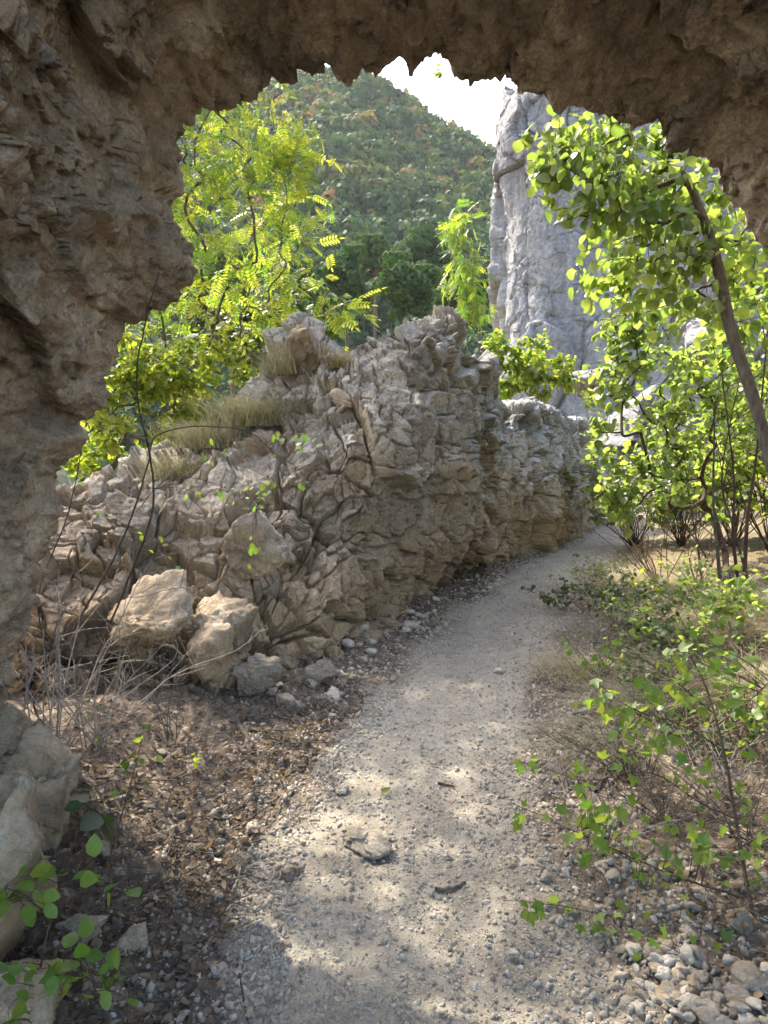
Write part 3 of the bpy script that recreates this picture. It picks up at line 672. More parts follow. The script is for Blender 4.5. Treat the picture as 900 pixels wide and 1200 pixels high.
# -- left: feathery-leaved tree and neighbours
def b0(px, Y, z): p = W(px, 500, Y); p[2] = z; return p
root = path3([(228, 560, 9), (235, 470, 9), (255, 400, 9.1)]); root = [b0(220, 9, -3.3), b0(224, 9, -1.5)] + root
tree('feathery_leaved_tree', root, [(300, 215, 9.2, 80, 80, 70), (330, 290, 9.4, 55, 70, 50), (235, 250, 8.6, 50, 90, 55), (265, 345, 9, 100, 50, 60), (345, 185, 9, 38, 28, 26), (290, 150, 9.6, 60, 40, 30), (400, 372, 8.6, 36, 14, 12), (170, 330, 8.8, 60, 90, 40), (140, 60, 7.6, 150, 110, 150), (270, 20, 9, 110, 60, 90), (121, -54, 5.8, 190, 110, 150), (180, 4, 9.4, 160, 110, 220), (-48, 150, 7.3, 150, 120, 110), (190, 430, 8.9, 50, 50, 30)],  # crown clumps behind and above the arch are added, unseen, to shade the ground
     'tall yellow-green tree with feathery compound leaves behind the left of the outcrop', 'tree', PN, .26, 3, 'leaf_y', thr=.0072, r0=.0021, jit=.07, droop=.35, spread=1., vmean=.5, vvar=.4)
root = [b0(120, 8, -2.8), b0(125, 8, -1)] + path3([(130, 560, 8), (150, 500, 8)])
tree('round_leaved_tree', root, [(150, 440, 8, 60, 50, 60), (210, 450, 8.4, 60, 50, 65), (230, 500, 8.3, 50, 30, 30), (100, 540, 8, 40, 30, 24), (110, 480, 7.6, 40, 60, 30), (180, 520, 8, 50, 30, 25), (270, 420, 8.8, 40, 40, 25), (120, 400, 8, 40, 40, 25)],
     'low yellow-leaved tree behind the left end of the outcrop, beside the arch wall', 'tree', OV, .085, 14, 'leaf_y', thr=.01, vmean=.6, vvar=.3, spread=1.2)
root = [b0(230, 12, -4), b0(240, 12, -1)] + path3([(280, 500, 12), (290, 430, 12)])
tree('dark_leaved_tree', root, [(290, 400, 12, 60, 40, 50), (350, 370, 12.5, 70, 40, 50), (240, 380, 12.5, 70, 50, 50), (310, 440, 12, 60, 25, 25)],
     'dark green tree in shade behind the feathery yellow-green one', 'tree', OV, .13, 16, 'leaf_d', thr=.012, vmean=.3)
root = [b0(548, 15, 1.0)] + path3([(548, 380, 15), (545, 310, 15), (540, 245, 15)])
tree('slender_young_tree', root, [(546, 330, 15, 26, 40, 30), (538, 275, 15, 14, 34, 20), (560, 370, 15, 26, 26, 16)],
     'slender bright green young tree rising behind the outcrop crest against the hill', 'tree', PN, .26, 5, 'leaf_y', thr=.012, vmean=.3, droop=.5)
root = [b0(620, 17, 1.2)] + path3([(622, 490, 17), (625, 460, 17)])
tree('bush', root, [(620, 425, 17, 55, 42, 60), (655, 440, 17, 30, 22, 25), (590, 410, 17, 30, 26, 20), (600, 450, 17, 30, 20, 20)],
     'rounded yellow-green bush between the outcrop and the grey cliff', 'bush', OV, .12, 22, 'leaf_y', thr=.012, vmean=.5, spread=1.3)
# -- right: leaning tree with broad leaves
root = [W(985, 900, 4.7), W(960, 760, 4.7), W(935, 640, 4.65)] + path3([(905, 548, 4.6), (884, 470, 4.7), (856, 385, 4.85), (838, 300, 5.0), (812, 225, 5.1), (786, 182, 5.2)])
g0 = root[0]; g0[2] = ground(g0[0], g0[1]) - .05
tree('leaning_tree', root, [(690, 175, 5.1, 80, 44, 90), (640, 190, 5.1, 30, 44, 30), (720, 225, 4.9, 90, 50, 70), (770, 190, 5.3, 60, 50, 50), (760, 280, 5.1, 90, 60, 70), (810, 320, 5.2, 80, 80, 70), (730, 330, 5.4, 60, 60, 40), (875, 340, 5.2, 60, 80, 50), (850, 230, 5.6, 60, 40, 30)],
     'leaning tree with a thick curved trunk and broad lobed leaves at the right', 'tree', OVW, .082, 4, 'leaf_g', 'bark', thr=.0075, r0=.0024, step=.15, droop=.75, expo=1.9, k=10, vmean=.45, spread=.9)
LATER = []
root = [gp(852, 700), *path3([(850, 650, 7.4), (835, 600, 7.4)])]
tree('multi_stem_shrub', root, [(740, 450, 7, 55, 70, 60), (795, 480, 7.2, 70, 80, 70), (760, 550, 7, 65, 50, 55), (722, 590, 6.8, 30, 34, 22), (835, 440, 7.3, 55, 80, 50), (745, 380, 7, 55, 45, 40), (880, 470, 7.5, 50, 80, 40), (820, 570, 7.6, 60, 40, 34), (700, 500, 7, 20, 40, 8)],
     'bushy green shrub with many stems and lobed leaves right of the far path', 'shrub', OVW, .085, 7, 'leaf_g', 'bark_d', thr=.010, step=.2, droop=.5, k=6, vmean=.55, expo=2.2)
root = [gp(905, 690), *path3([(905, 600, 9), (900, 500, 9)])]
tree('round_leaved_tree', root, [(880, 400, 9, 70, 80, 60), (850, 550, 9, 80, 50, 60), (930, 480, 9, 60, 80, 50), (880, 300, 9.5, 50, 40, 20)],
     'yellowish round-leaved tree behind the multi-stem shrub at the right frame edge', 'tree', OV, .09, 16, 'leaf_y', 'bark_d', thr=.012, step=.22, vmean=.4, spread=1.2)
# upright stems below the shrub, each its own plant
for i_, (x0, y0, x1, y1_, Y, r_) in enumerate([(845, 690, 838, 470, 7.3, .016), (868, 700, 846, 440, 7.1, .013), (822, 680, 800, 520, 7.6, .010), (872, 705, 900, 380, 7.0, .015), (835, 668, 760, 500, 7.7, .009), (880, 690, 872, 420, 7.5, .010)]):
    g_ = gp(x0, y0); tp = W(x1, y1_, g_[1] - .2); tb = Tubes(); m_ = (g_ + tp) / 2 + rv(1, .07)[0]; pts = crom(np.array([g_, (g_ + m_) / 2 + rv(1, .03)[0], m_, tp]), 16); tb.add(pts, np.linspace(r_ * 1.3, r_ * .35, 16), 7)
    for _ in range(5):
        j = R.randint(5, 15); e_ = pts[j] + np.array([R.normal() * .18, R.normal() * .12, .25 + .2 * R.rand()]); tb.add(crom(np.array([pts[j], (pts[j] + e_) / 2 + rv(1, .02)[0], e_]), 6), np.linspace(.005, .002, 6), 4)
    v, f, a = tb.get(); solo('bare_stem_shrub', v, f, M['bark_d' if i_ % 2 else 'bark'], g_,
       ['thick grey upright stem under the shrub, left of the dark pair', 'dark stem rising close beside the thick grey upright stem', 'thin pale stem left of the thick grey upright stem', 'long stem sweeping up to the right frame edge', 'thin dark stem leaning left under the shrub', 'thin pale stem just right of the dark stem'][i_], 'shrub', 'upright stems under the shrub', attrs=a)
for nm_, (a_, b_, w_, h_, lf_, cnt_, l_) in [('background_shrub', q_) for q_ in [
    (745, 640, .9, 1.1, 'leaf_g', 700, 'green leafy shrub at the bend where the path disappears'), (800, 640, 1.0, 1.3, 'leaf_y', 700, 'yellowish leafy shrub behind the reddish twigs'),
    (860, 640, 1.1, 1.5, 'leaf_g', 800, 'green shrub filling the gap behind the upright stems'), (905, 650, 1.0, 1.6, 'leaf_y', 700, 'yellowish shrub behind the stems at the right frame edge'), (775, 618, 1.2, 1.6, 'leaf_d', 700, 'darker shrub far beyond the bend below the cliff')]]:
    LATER.append((nm_, a_, b_, w_, h_, lf_, cnt_, l_))
# bare reddish twiggy shrubs
def twigs(name, base, n, h, spread, mat, label, cat='shrub', r=.004, lean=(0, 0), sub=4, leaf=None, group=None, k=4):
    tb = Tubes(); tips = []
    for i_ in range(n):
        a_ = R.rand() * 6.28; l = h * (.6 + .5 * R.rand()); e_ = base + np.array([math.cos(a_) * spread * R.rand() + lean[0], math.sin(a_) * spread * R.rand() + lean[1], l]); s_ = base + rv(1, .03)[0] * [1, 1, 0]
        pts = crom(np.array([s_, s_ + (e_ - s_) * .4 + rv(1, h * .06)[0], s_ + (e_ - s_) * .75 + rv(1, h * .05)[0], e_]), 10); tb.add(pts, np.linspace(r, r * .3, 10), k)
        for _ in range(sub):
            j = R.randint(3, 9); dd_ = rv(1)[0]; dd_[2] = abs(dd_[2]) * .8; e2 = pts[j] + unit(dd_) * l * (.15 + .25 * R.rand()); q = crom(np.array([pts[j], (pts[j] + e2) / 2 + rv(1, h * .02)[0], e2]), 6); tb.add(q, np.linspace(r * .5, r * .2, 6), 3); tips += list(q[2:])
        tips += list(pts[5:])
    v, f, a = tb.get()
    if leaf is None: return solo(name, v, f, M[mat], base, label, cat, group, attrs=a)
    o = thing(name, base, label, cat, group); part('stems', v, f, M[mat], o, a)
    tmpl, size, cnt, lm = leaf; tips = np.array(tips); idx = R.randint(0, len(tips), cnt); d = rv(cnt); d[:, 2] *= .5; nn = rv(cnt, .4); nn[:, 2] += 1
    v, f, a = inst(tmpl[0], tmpl[1], frames(d, nn, size * (.6 + .6 * R.rand(cnt))), tips[idx], R.rand(cnt)); part('leaves', v, f, M[lm], o, a)
    return o
twigs('bare_shrub', gp(775, 690), 14, 1.0, .7, 'twig_red', 'bare reddish-brown twiggy shrub left of the upright stems', r=.006, lean=(-.25, 0))
twigs('bare_shrub', gp(820, 690), 10, .8, .6, 'twig_red', 'bare reddish twigs in front of the upright stems', r=.005)
twigs('undergrowth_shrub', gp(720, 735), 26, .42, .45, 'twig_pale', 'low grey-green leafy shrub on the right bank of the upper path', leaf=(OV, .035, 700, 'leaf_d'), r=.003)
twigs('undergrowth_shrub', gp(775, 780), 22, .45, .45, 'twig_pale', 'grey-green leafy shrub beside the dry grass at mid right', leaf=(OV, .04, 500, 'leaf_d'), r=.003)
twigs('undergrowth_shrub', gp(690, 690), 18, .32, .35, 'twig_pale', 'low twiggy shrub at the far right path edge', leaf=(OV, .03, 300, 'leaf_g'), r=.003)
twigs('undergrowth_shrub', gp(760, 730), 12, .5, .3, 'twig_pale', 'pale yellow-leaved small shrub right of the upper path', leaf=(OV, .05, 130, 'leaf_y'), r=.003)
twigs('undergrowth_shrub', gp(870, 760), 16, .5, .5, 'twig_pale', 'leafy shrub below the upright stems at the right frame edge', leaf=(LB3, .06, 260, 'leaf_s'), r=.003)
twigs('bare_shrub', gp(110, 880), 16, .6, .7, 'twig_pale', 'tangle of bare pale twigs at the foot of the left arch wall', r=.0035, sub=7, lean=(.15, 0))
twigs('bare_shrub', gp(60, 900), 12, .9, .5, 'twig_pale', 'sparse grey twigs close against the left arch wall', r=.004, sub=4)
twigs('bare_shrub', gp(205, 870), 12, .45, .6, 'bark', 'low brown twigs in the litter below the tan block', r=.0025, sub=6)
for nm_, a_, b_, w_, h_, lf_, cnt_, l_ in LATER: twigs(nm_, gp(a_, b_), 26, h_, w_, 'bark_d', l_, leaf=(OVW, .085, cnt_, lf_), r=.008, sub=6)
for i_, (a_, b_, n_, h_) in enumerate([(800, 870, 26, .3), (845, 940, 26, .25), (775, 960, 22, .2), (715, 985, 18, .14), (880, 990, 24, .3), (660, 930, 14, .12), (735, 910, 26, .22), (700, 760, 24, .3), (690, 720, 20, .3)]):
    twigs('dead_twigs', gp(a_, b_), n_, h_, .5, 'twig_pale' if i_ % 2 else 'bark', ['tangle of dead twigs behind the sapling stem, above the litter', 'brown dead twigs right of the sapling stem at knee height', 'low pale dead twigs in the middle of the right litter', 'low dead twigs near the path edge above the stone pile', 'brown dead twig tangle at the right edge above the big pale stone', 'small pale twigs at the right path edge level with the yellow leaf', 'brown twig tangle just right of the wispy grass', 'pale twigs beside the low grey-green shrub', 'brown twigs at the far right path edge'][i_], 'dead twigs', r=.0028, sub=7, group='dead twigs right of the path')
for i_, (a_, b_, n_, h_, lf_, c_) in enumerate([(700, 800, 14, .3, 'leaf_s', 120), (760, 830, 14, .35, 'leaf_d', 140), (820, 800, 16, .45, 'leaf_g', 260), (870, 880, 16, .45, 'leaf_s', 160), (660, 715, 12, .25, 'leaf_d', 220), (740, 760, 16, .4, 'leaf_g', 200), (830, 740, 16, .5, 'leaf_g', 260), (810, 900, 10, .25, 'leaf_d', 90)]):
    twigs('undergrowth_shrub', gp(a_, b_), n_, h_, .45, 'bark', ['sparse bright-leaved seedling cluster beside the straw tuft', 'dark-leaved low shrub behind the upper sapling branches', 'green low shrub behind the top of the sapling stem', 'bright-leaved low shrub at the right edge above the dead twigs', 'small dark-leaved shrub creeping onto the far path edge', 'dense dark-leaved low shrub above the straw tuft', 'green low shrub in front of the golden grass patch', 'small dark-leaved plant in the litter left of the sapling stem'][i_], leaf=(OVW, .04, c_, lf_), r=.0028, sub=6)
# grass tufts
def tuft(base, n, h, spread, mat, label, wind=(0, 0), name='grass_tuft', w=.0032, group='dry grass tufts'):
    b = base + np.c_[R.normal(size=(n, 2)) * spread * .4, np.zeros(n)]; a_ = R.rand(n) * 6.28; l = h * (.5 + .7 * R.rand(n)); sp = spread * (.5 + R.rand(n))
    D = np.stack([np.cos(a_) * sp + wind[0], np.sin(a_) * sp + wind[1], np.zeros(n)], 1); side = np.stack([-np.sin(a_), np.cos(a_), np.zeros(n)], 1); V = []
    for t_ in (0, .35, .7, 1):
        c = b + D * t_ ** 1.6 + np.array([0, 0, 1]) * (l * (t_ - .35 * t_ ** 2.2))[:, None]; ww = w * (1 - t_ * .85); V += [c - side * ww, c + side * ww]
    V = np.stack(V, 1).reshape(-1, 3); q = np.array([[0, 1, 3, 2], [2, 3, 5, 4], [4, 5, 7, 6]]); f = (q[None] + (np.arange(n) * 8)[:, None, None]).reshape(-1, 4)
    return solo(name, V, f, M[mat], base, label, 'grass tuft', group, attrs={'var': np.repeat(R.rand(n), 8)})
for (a_, b_, n_, h_, s_, m_, l_, w_) in [
    (300, 500, 900, .42, .45, 'grass_grey', 'big grey-straw grass tuft on the left shoulder of the outcrop', (-.1, 0)), (245, 525, 600, .35, .4, 'grass_grey', 'grey grass tuft further down the left shoulder of the outcrop', (-.1, 0)),
    (335, 440, 400, .35, .3, 'grass_grey', 'grass tuft left of the upright grey boulder on the crest', (-.1, 0)), (398, 432, 260, .22, .2, 'grass_dry', 'dry brown grass drooping between blocks on the outcrop crest', (.1, -.15)),
    (200, 560, 300, .3, .3, 'grass_grey', 'thin grass on the low left end of the outcrop', (0, 0)),
    (690, 790, 420, .14, .32, 'grass_dry', 'flattened straw-coloured tuft at the right path edge', (-.1, 0)), (740, 830, 420, .18, .3, 'grass_grey', 'grey wispy grass below the straw tuft at the right path edge', (-.1, -.1)),
    (715, 870, 300, .12, .3, 'grass_grey', 'low grey grass right of the path beside the gravel', (-.1, -.1)), (850, 745, 900, .22, .5, 'grass_dry', 'sunlit golden grass patch below the upright stems', (0, 0)),
    (880, 830, 800, .35, .45, 'grass_dry', 'pale yellow grass clump at the right frame edge', (-.1, -.1)), (800, 700, 500, .25, .5, 'grass_dry', 'dry grass around the base of the reddish twigs', (0, 0)),
    (740, 690, 400, .2, .5, 'grass_dry', 'short dry grass left of the reddish twigs', (0, 0)), (900, 720, 500, .3, .5, 'grass_dry', 'dry grass behind the golden patch at the right edge', (0, 0))]:
    tuft(hit(a_, b_), n_, h_, s_, m_, l_, w_)
# -- foreground saplings drawn stem by stem
def sapling(name, stems, label, cat, bark, leafm, tmpl, size, leafpts, base=None, per=1, up=.9, droop=.2, vm=.5, k=6):
    base = np.array(W(*stems[0][0][0])) if base is None else base
    o = thing(name, base, label, cat); tb = Tubes()
    for pl_, r1, r2 in stems:
        p = crom(np.array([W(*q) for q in pl_]), len(pl_) * 5); p[1:-1] += rv(len(p) - 2, .0012); tb.add(p, np.linspace(r1, r2, len(p)), k)
    pos = []; 
    for (x, y, Y, rx, ry, n) in leafpts:
        for _ in range(n): pos.append(W(x + R.normal() * rx * .6, y + R.normal() * ry * .6, Y + R.normal() * .06))
    pos = np.array(pos); n = len(pos); SP = np.concatenate([crom(np.array([W(*q) for q in pl_]), len(pl_) * 8) for pl_, _, _ in stems])
    near_ = SP[np.argmin(((pos[:, None] - SP[None]) ** 2).sum(2), 1)]
    for p, q in zip(pos, near_):
        if np.linalg.norm(p - q) > .01: tb.add(crom(np.array([q, (p + q) / 2 + rv(1, .004)[0] + [0, 0, .005], p]), 5), np.linspace(.0013, .0007, 5), 4)
    v, f, a = tb.get(); part('stems', v, f, M[bark], o, a, True)
    d = unit(pos - near_) + rv(n, .45); d[:, 2] -= droop; nn = rv(n, .35) + [0, -.35, up]
    v, f, a = inst(tmpl[0], tmpl[1], frames(d, nn, size * (.6 + .55 * R.rand(n))), pos, np.clip(vm + .3 * R.normal(size=n), 0, 1)); part('leaves', v, f, M[leafm], o, a)
    return o
sapling('sapling', [([(905, 1165, 2.15), (880, 1060, 2.3), (862, 960, 2.45), (848, 880, 2.55), (825, 800, 2.7), (790, 740, 2.85), (760, 700, 3.0)], .0085, .002),
     ([(872, 1052, 2.32), (800, 1030, 2.4), (730, 1000, 2.5), (660, 968, 2.6), (598, 940, 2.7)], .004, .0012), ([(898, 1140, 2.18), (830, 1110, 2.2), (740, 1080, 2.3), (660, 1062, 2.35), (590, 1055, 2.4)], .003, .001),
     ([(848, 880, 2.55), (800, 850, 2.6), (740, 830, 2.7), (700, 800, 2.8)], .003, .001), ([(835, 835, 2.62), (780, 790, 2.7), (730, 760, 2.8), (690, 752, 2.9)], .0028, .001), ([(840, 850, 2.6), (880, 820, 2.5), (920, 780, 2.4)], .003, .001), ([(862, 960, 2.45), (820, 940, 2.5), (760, 905, 2.6), (690, 915, 2.65), (650, 905, 2.7), (612, 893, 2.72)], .0028, .001), ([(895, 1130, 2.18), (860, 1130, 2.1), (800, 1120, 2.1)], .0025, .001)],
    'foreground sapling with small lobed green leaves leaning in from the lower right', 'sapling', 'bark_d', 'leaf_s', LB, .05,
    [(740, 830, 2.7, 40, 25, 34), (790, 800, 2.7, 50, 40, 40), (850, 800, 2.5, 50, 50, 34), (700, 810, 2.8, 20, 15, 10), (780, 880, 2.55, 60, 30, 34), (690, 915, 2.65, 30, 18, 14), (620, 895, 2.7, 14, 8, 6), (605, 950, 2.7, 14, 14, 7), (700, 960, 2.6, 40, 20, 34), (700, 990, 2.5, 40, 20, 20), (760, 1010, 2.45, 40, 30, 18), (820, 960, 2.45, 40, 50, 24), (640, 1065, 2.35, 30, 10, 14), (730, 1085, 2.3, 50, 20, 22), (800, 1110, 2.15, 40, 16, 16), (840, 1020, 2.3, 40, 40, 14), (890, 1010, 2.2, 20, 60, 10), (870, 890, 2.4, 20, 40, 12)])
sapling('slender_shrub', [([(105, 795, 3.3), (130, 720, 3.3), (160, 660, 3.3), (215, 600, 3.3), (250, 555, 3.25), (270, 535, 3.2)][:1] + [(112, 770, 3.3), (150, 680, 3.25), (178, 600, 3.2), (176, 535, 3.2), (163, 480, 3.15), (161, 430, 3.1), (172, 370, 3.1), (186, 320, 3.1)], .006, .0025)],
    'single dark thin shoot curving up in front of the arch wall', 'shrub', 'bark_d', 'leaf_s', OV, .03, [(200, 650, 3.2, 10, 10, 2), (230, 572, 3.2, 10, 10, 2)])
sapling('slender_shrub', [([(52, 800, 3.5), (90, 730, 3.5), (140, 640, 3.5), (172, 550, 3.5), (182, 512, 3.5), (230, 500, 3.5), (290, 506, 3.6), (320, 530, 3.6), (345, 545, 3.7)], .006, .0015), ([(290, 506, 3.6), (330, 488, 3.6), (360, 470, 3.6), (385, 462, 3.6)], .002, .0008), ([(182, 512, 3.5), (150, 470, 3.5), (128, 440, 3.5), (180, 420, 3.5), (230, 450, 3.6), (250, 500, 3.6)], .002, .0008),
     ([(160, 600, 3.5), (200, 560, 3.5), (260, 570, 3.6), (300, 600, 3.6)], .0018, .0008), ([(120, 670, 3.5), (150, 700, 3.4), (220, 690, 3.5), (240, 740, 3.5)], .002, .0008), ([(60, 780, 3.5), (45, 700, 3.5), (80, 600, 3.5), (100, 500, 3.5), (98, 480, 3.5)], .004, .0015), ([(60, 790, 3.5), (40, 830, 3.4), (90, 900, 3.3), (95, 920, 3.2)], .006, .004)],
    'slender bare-branched shrub with a few small bright leaves in front of the outcrop', 'shrub', 'bark_d', 'leaf_s', OV, .036,
    [(300, 582, 3.6, 20, 16, 26), (235, 580, 3.6, 20, 10, 5), (298, 640, 3.6, 10, 16, 7), (355, 520, 3.6, 16, 16, 10), (325, 515, 3.6, 8, 20, 6), (355, 565, 3.6, 8, 4, 4), (180, 632, 3.5, 30, 10, 6), (240, 540, 3.5, 20, 10, 4), (120, 600, 3.5, 10, 8, 3), (262, 530, 3.5, 14, 14, 4)])
sapling('sapling', [([(38, 1200, 1.75), (50, 1120, 1.85), (70, 1040, 1.95), (95, 960, 2.05)], .004, .0015), ([(60, 1080, 1.9), (30, 1050, 1.8), (5, 1040, 1.75)], .0015, .0008), ([(50, 1130, 1.85), (90, 1140, 1.8), (125, 1160, 1.75)], .0015, .0008), ([(70, 1040, 1.95), (110, 1030, 1.9), (140, 1040, 1.9)], .0015, .0008)],
    'small sapling with round bright green leaves in the lower left corner', 'sapling', 'bark_d', 'leaf_s', OV, .056,
    [(15, 1050, 1.78, 26, 24, 16), (70, 1022, 1.93, 40, 14, 14), (130, 1038, 1.9, 20, 8, 4), (100, 1140, 1.8, 44, 26, 24), (125, 1165, 1.75, 20, 10, 5), (30, 1145, 1.8, 30, 20, 8), (15, 1185, 1.75, 14, 20, 4)], vm=.35)
sapling('sapling', [([(120, 1090, 2.2), (128, 1030, 2.3), (130, 980, 2.35), (118, 955, 2.4)], .003, .0012)], 'seedling with a few large dark glossy leaves at the left', 'sapling', 'bark_d', 'leaf_d', OV, .095, [(98, 942, 2.4, 12, 10, 3), (125, 962, 2.4, 14, 8, 4)], vm=.1)
sapling('sapling', [([(130, 1000, 2.5), (150, 930, 2.6), (165, 870, 2.7), (160, 840, 2.75)], .003, .001), ([(150, 930, 2.6), (180, 900, 2.6), (230, 880, 2.7)], .0015, .0008)], 'thin seedling with sparse green leaves above the glossy dark one', 'sapling', 'bark_d', 'leaf_s', OV, .05, [(160, 885, 2.65, 22, 12, 8), (160, 925, 2.6, 18, 8, 4), (110, 840, 2.8, 8, 18, 4), (165, 855, 2.7, 8, 10, 3), (225, 890, 2.7, 10, 8, 3)], vm=.3)
p = W(512, 66, 3.9); twigs('hanging_plant', p, 3, -.12, .05, 'bark', 'small green sprig hanging from the lip of the arch against the sky', 'plant', r=.002, sub=2, leaf=(OV, .03, 14, 'leaf_s'))
print('plants', time.time() - T00)
# ------------------------------------------------------------------ cliff
plan = np.array([(16, 52), (9.5, 44), (6.2, 37), (4.7, 31.5), (4.55, 29.3), (6.0, 27.6), (9, 27.2), (13, 27.5), (17, 25.5), (23, 24), (32, 21), (44, 17), (60, 14)], float)
hts = np.array([19, 18, 17, 16.2, 15.2, 16.6, 20, 22, 22, 24, 26, 27, 27])
K = np.c_[plan, hts]; K = crom(K, 760); vs = np.linspace(0, 1, 330); G = []
for v_ in vs:
    z_ = -2 + (K[:, 2] + 2) * v_; lean = .35 * math.sin(v_ * 3) + .9 * max(0, v_ - .9) * 10 * .6
    G.append(np.stack([K[:, 0] + lean * .6, K[:, 1] + lean, z_], 1))
for b_ in (1.5, 4, 9, 16): G.append(np.stack([K[:, 0] + b_ * .5, K[:, 1] + b_, K[:, 2] + .3 * b_ ** .5], 1))
G = np.array(G).transpose(1, 0, 2); N = gridnormals(G); P = G.reshape(-1, 3); n = N.reshape(-1, 3)
if n[380 * G.shape[1] + 150] @ (EYE - P[380 * G.shape[1] + 150]) < 0: n = -n; flip = True
else: flip = False
d1, val = rockdisp(P, 3.6, 400, 3, 1., .45, .3, (1, 1, 1.9), .42); d2, v2 = rockdisp(P, .5, 430, 1, 1, .3, .4)
Fc = gridfaces(G.shape[0], G.shape[1]); Fc = Fc[:, ::-1] if flip else Fc
solo('limestone_cliff', P + n * (d1 * .42 + d2 * .2 + .06 * fbm(P * .8, 3, 4))[:, None], Fc, M['cliff'], (0, 0, 0), 'tall pale blue-grey limestone cliff rising behind the trees at right', 'cliff', attrs={'var': np.clip(.5 + .4 * val + .3 * v2, 0, 1)})
# ------------------------------------------------------------------ hill and its forest
ridge = [(-500, 330), (-200, 200), (100, 110), (240, 96), (290, 92), (340, 84), (375, 86), (415, 88), (440, 104), (480, 131), (530, 160), (578, 186), (640, 235), (760, 330), (1100, 560), (1600, 700)]
RY = 260.; rp = np.array([W(a_, b_ + 14, RY) for a_, b_ in ridge])
def hillz(x, y):
    top = np.interp(x, rp[:, 0], rp[:, 2]); t_ = np.clip((y - 75) / (RY - 75), 0, 1)
    tz = -22 + (top + 22) * (t_ ** 1.05); back = np.clip((y - RY) / 140, 0, 1)
    return tz * (1 - .5 * back ** 1.5)
hx = np.linspace(-300, 330, 160); hy = np.linspace(60, 400, 120); HX, HY = np.meshgrid(hx, hy, indexing='ij'); Q = np.stack([HX.ravel(), HY.ravel(), 0 * HX.ravel()], 1)
def hn(Q): return 5. * fbm(Q * .022, 51, 3) * sstep(75, 110, Q[:, 1]) * sstep(275, 240, Q[:, 1])
HZ = hillz(Q[:, 0], Q[:, 1]) + hn(Q); V = Q.copy(); V[:, 2] = HZ
o = link('hill', mesh('hill', V, gridfaces(160, 120), None, True, [M['hill']])); tag(o, kind='structure')
def clumps(n, seed):
    r = np.random.RandomState(seed); u = unit(r.normal(size=(n, 3))); lob = unit(r.normal(size=(5, 3))); amp = .75 + .35 * np.max(u @ lob.T, 1) ** 3
    p = u * (amp * (.72 + .28 * r.rand(n)))[:, None]; p[:, 2] *= .85; V = []; 
    nn_ = unit(u + r.normal(size=(n, 3)) * .38); d = unit(np.cross(nn_, r.normal(size=(n, 3)))); b = np.cross(nn_, d); s_ = .14 + .10 * r.rand(n)
    V = np.stack([p - d * s_[:, None], p + b * s_[:, None] * .7, p + d * s_[:, None], p - b * s_[:, None] * .7], 1).reshape(-1, 3)
    return V, np.arange(4 * n).reshape(n, 4)
CL = [clumps(170, i_) for i_ in range(5)]
pts = []
nx = 5200; X = R.uniform(-110, 62, nx); Yh = 76 + (RY + 6 - 76) * R.rand(nx) ** .8
m = (X / Yh < .19) & (X / Yh > -.42); X = X[m]; Yh = Yh[m]
X2 = R.uniform(-290, 300, 900); Y2 = R.uniform(80, 300, 900); m2 = (X2 / Y2 >= .19) | (X2 / Y2 <= -.42); X = np.r_[X, X2[m2]]; Yh = np.r_[Yh, Y2[m2]]
Z = hillz(X, Yh) + hn(np.stack([X, Yh, 0 * X], 1)); rad = R.uniform(2.2, 5.0, len(X))
autumn = fbm(np.stack([X * .03, Yh * .03, 0 * X], 1), 9, 3); ht = np.clip((Yh - 90) / 150, 0, 1)
var = np.clip(.20 + .22 * autumn + .22 * R.normal(size=len(X)) + .26 * ht, 0, 1)
bare = (fbm(np.stack([X * .06, Yh * .06, 0 * X], 1), 19, 3) > .85); out = []; wh = R.randint(0, 5, len(X))
for i_ in range(5):
    m = (wh == i_) & ~bare; th = R.rand(m.sum()) * 6.28; c_, s_ = np.cos(th), np.sin(th); o_ = 0 * th
    Mx = np.stack([np.stack([c_, -s_, o_], 1), np.stack([s_, c_, o_], 1), np.stack([o_, o_, o_ + 1.15], 1)], 1) * rad[m][:, None, None]
    v, f, a = inst(CL[i_][0], CL[i_][1], Mx, np.stack([X[m], Yh[m], Z[m] + rad[m] * .8], 1), var[m]); a['var'] = np.clip(a['var'] + R.normal(size=len(v) // 4).repeat(4) * .06, 0, 1); out.append((v, f, a))
v, f, a = merge(out); print('forest faces', len(f[0]))
solo('far_forest', v, f, M['far'], (0, 0, 0), 'green and autumn-tinted forest covering the steep hill behind', 'forest', attrs=a, kind='stuff')
for i_, (a_, b_, w_, l_) in enumerate([(455, 252, 26, 'larger grey rock face showing among the trees on the hill'), (436, 232, 14, 'small grey crag above the larger rock face on the hill'), (468, 262, 12, 'small pale crag right of the larger rock face on the hill')]):
    y_ = 78.
    while y_ < RY:
        p = W(a_, b_, y_)
        if p[2] < float(hillz(p[0], y_)) + 2: break
        y_ += 1
    v, f = stone(5, 60 + i_, squash=(1, .7, 1.2)); s_ = px2m(w_, y_) / 2; solo('crag', v * s_ * [1, 1, .8] + p - [0, 0, s_ * .6], f, M['cliff'], p, l_, 'crag', 'crags on the hill', attrs={'var': np.full(len(v), .5)})
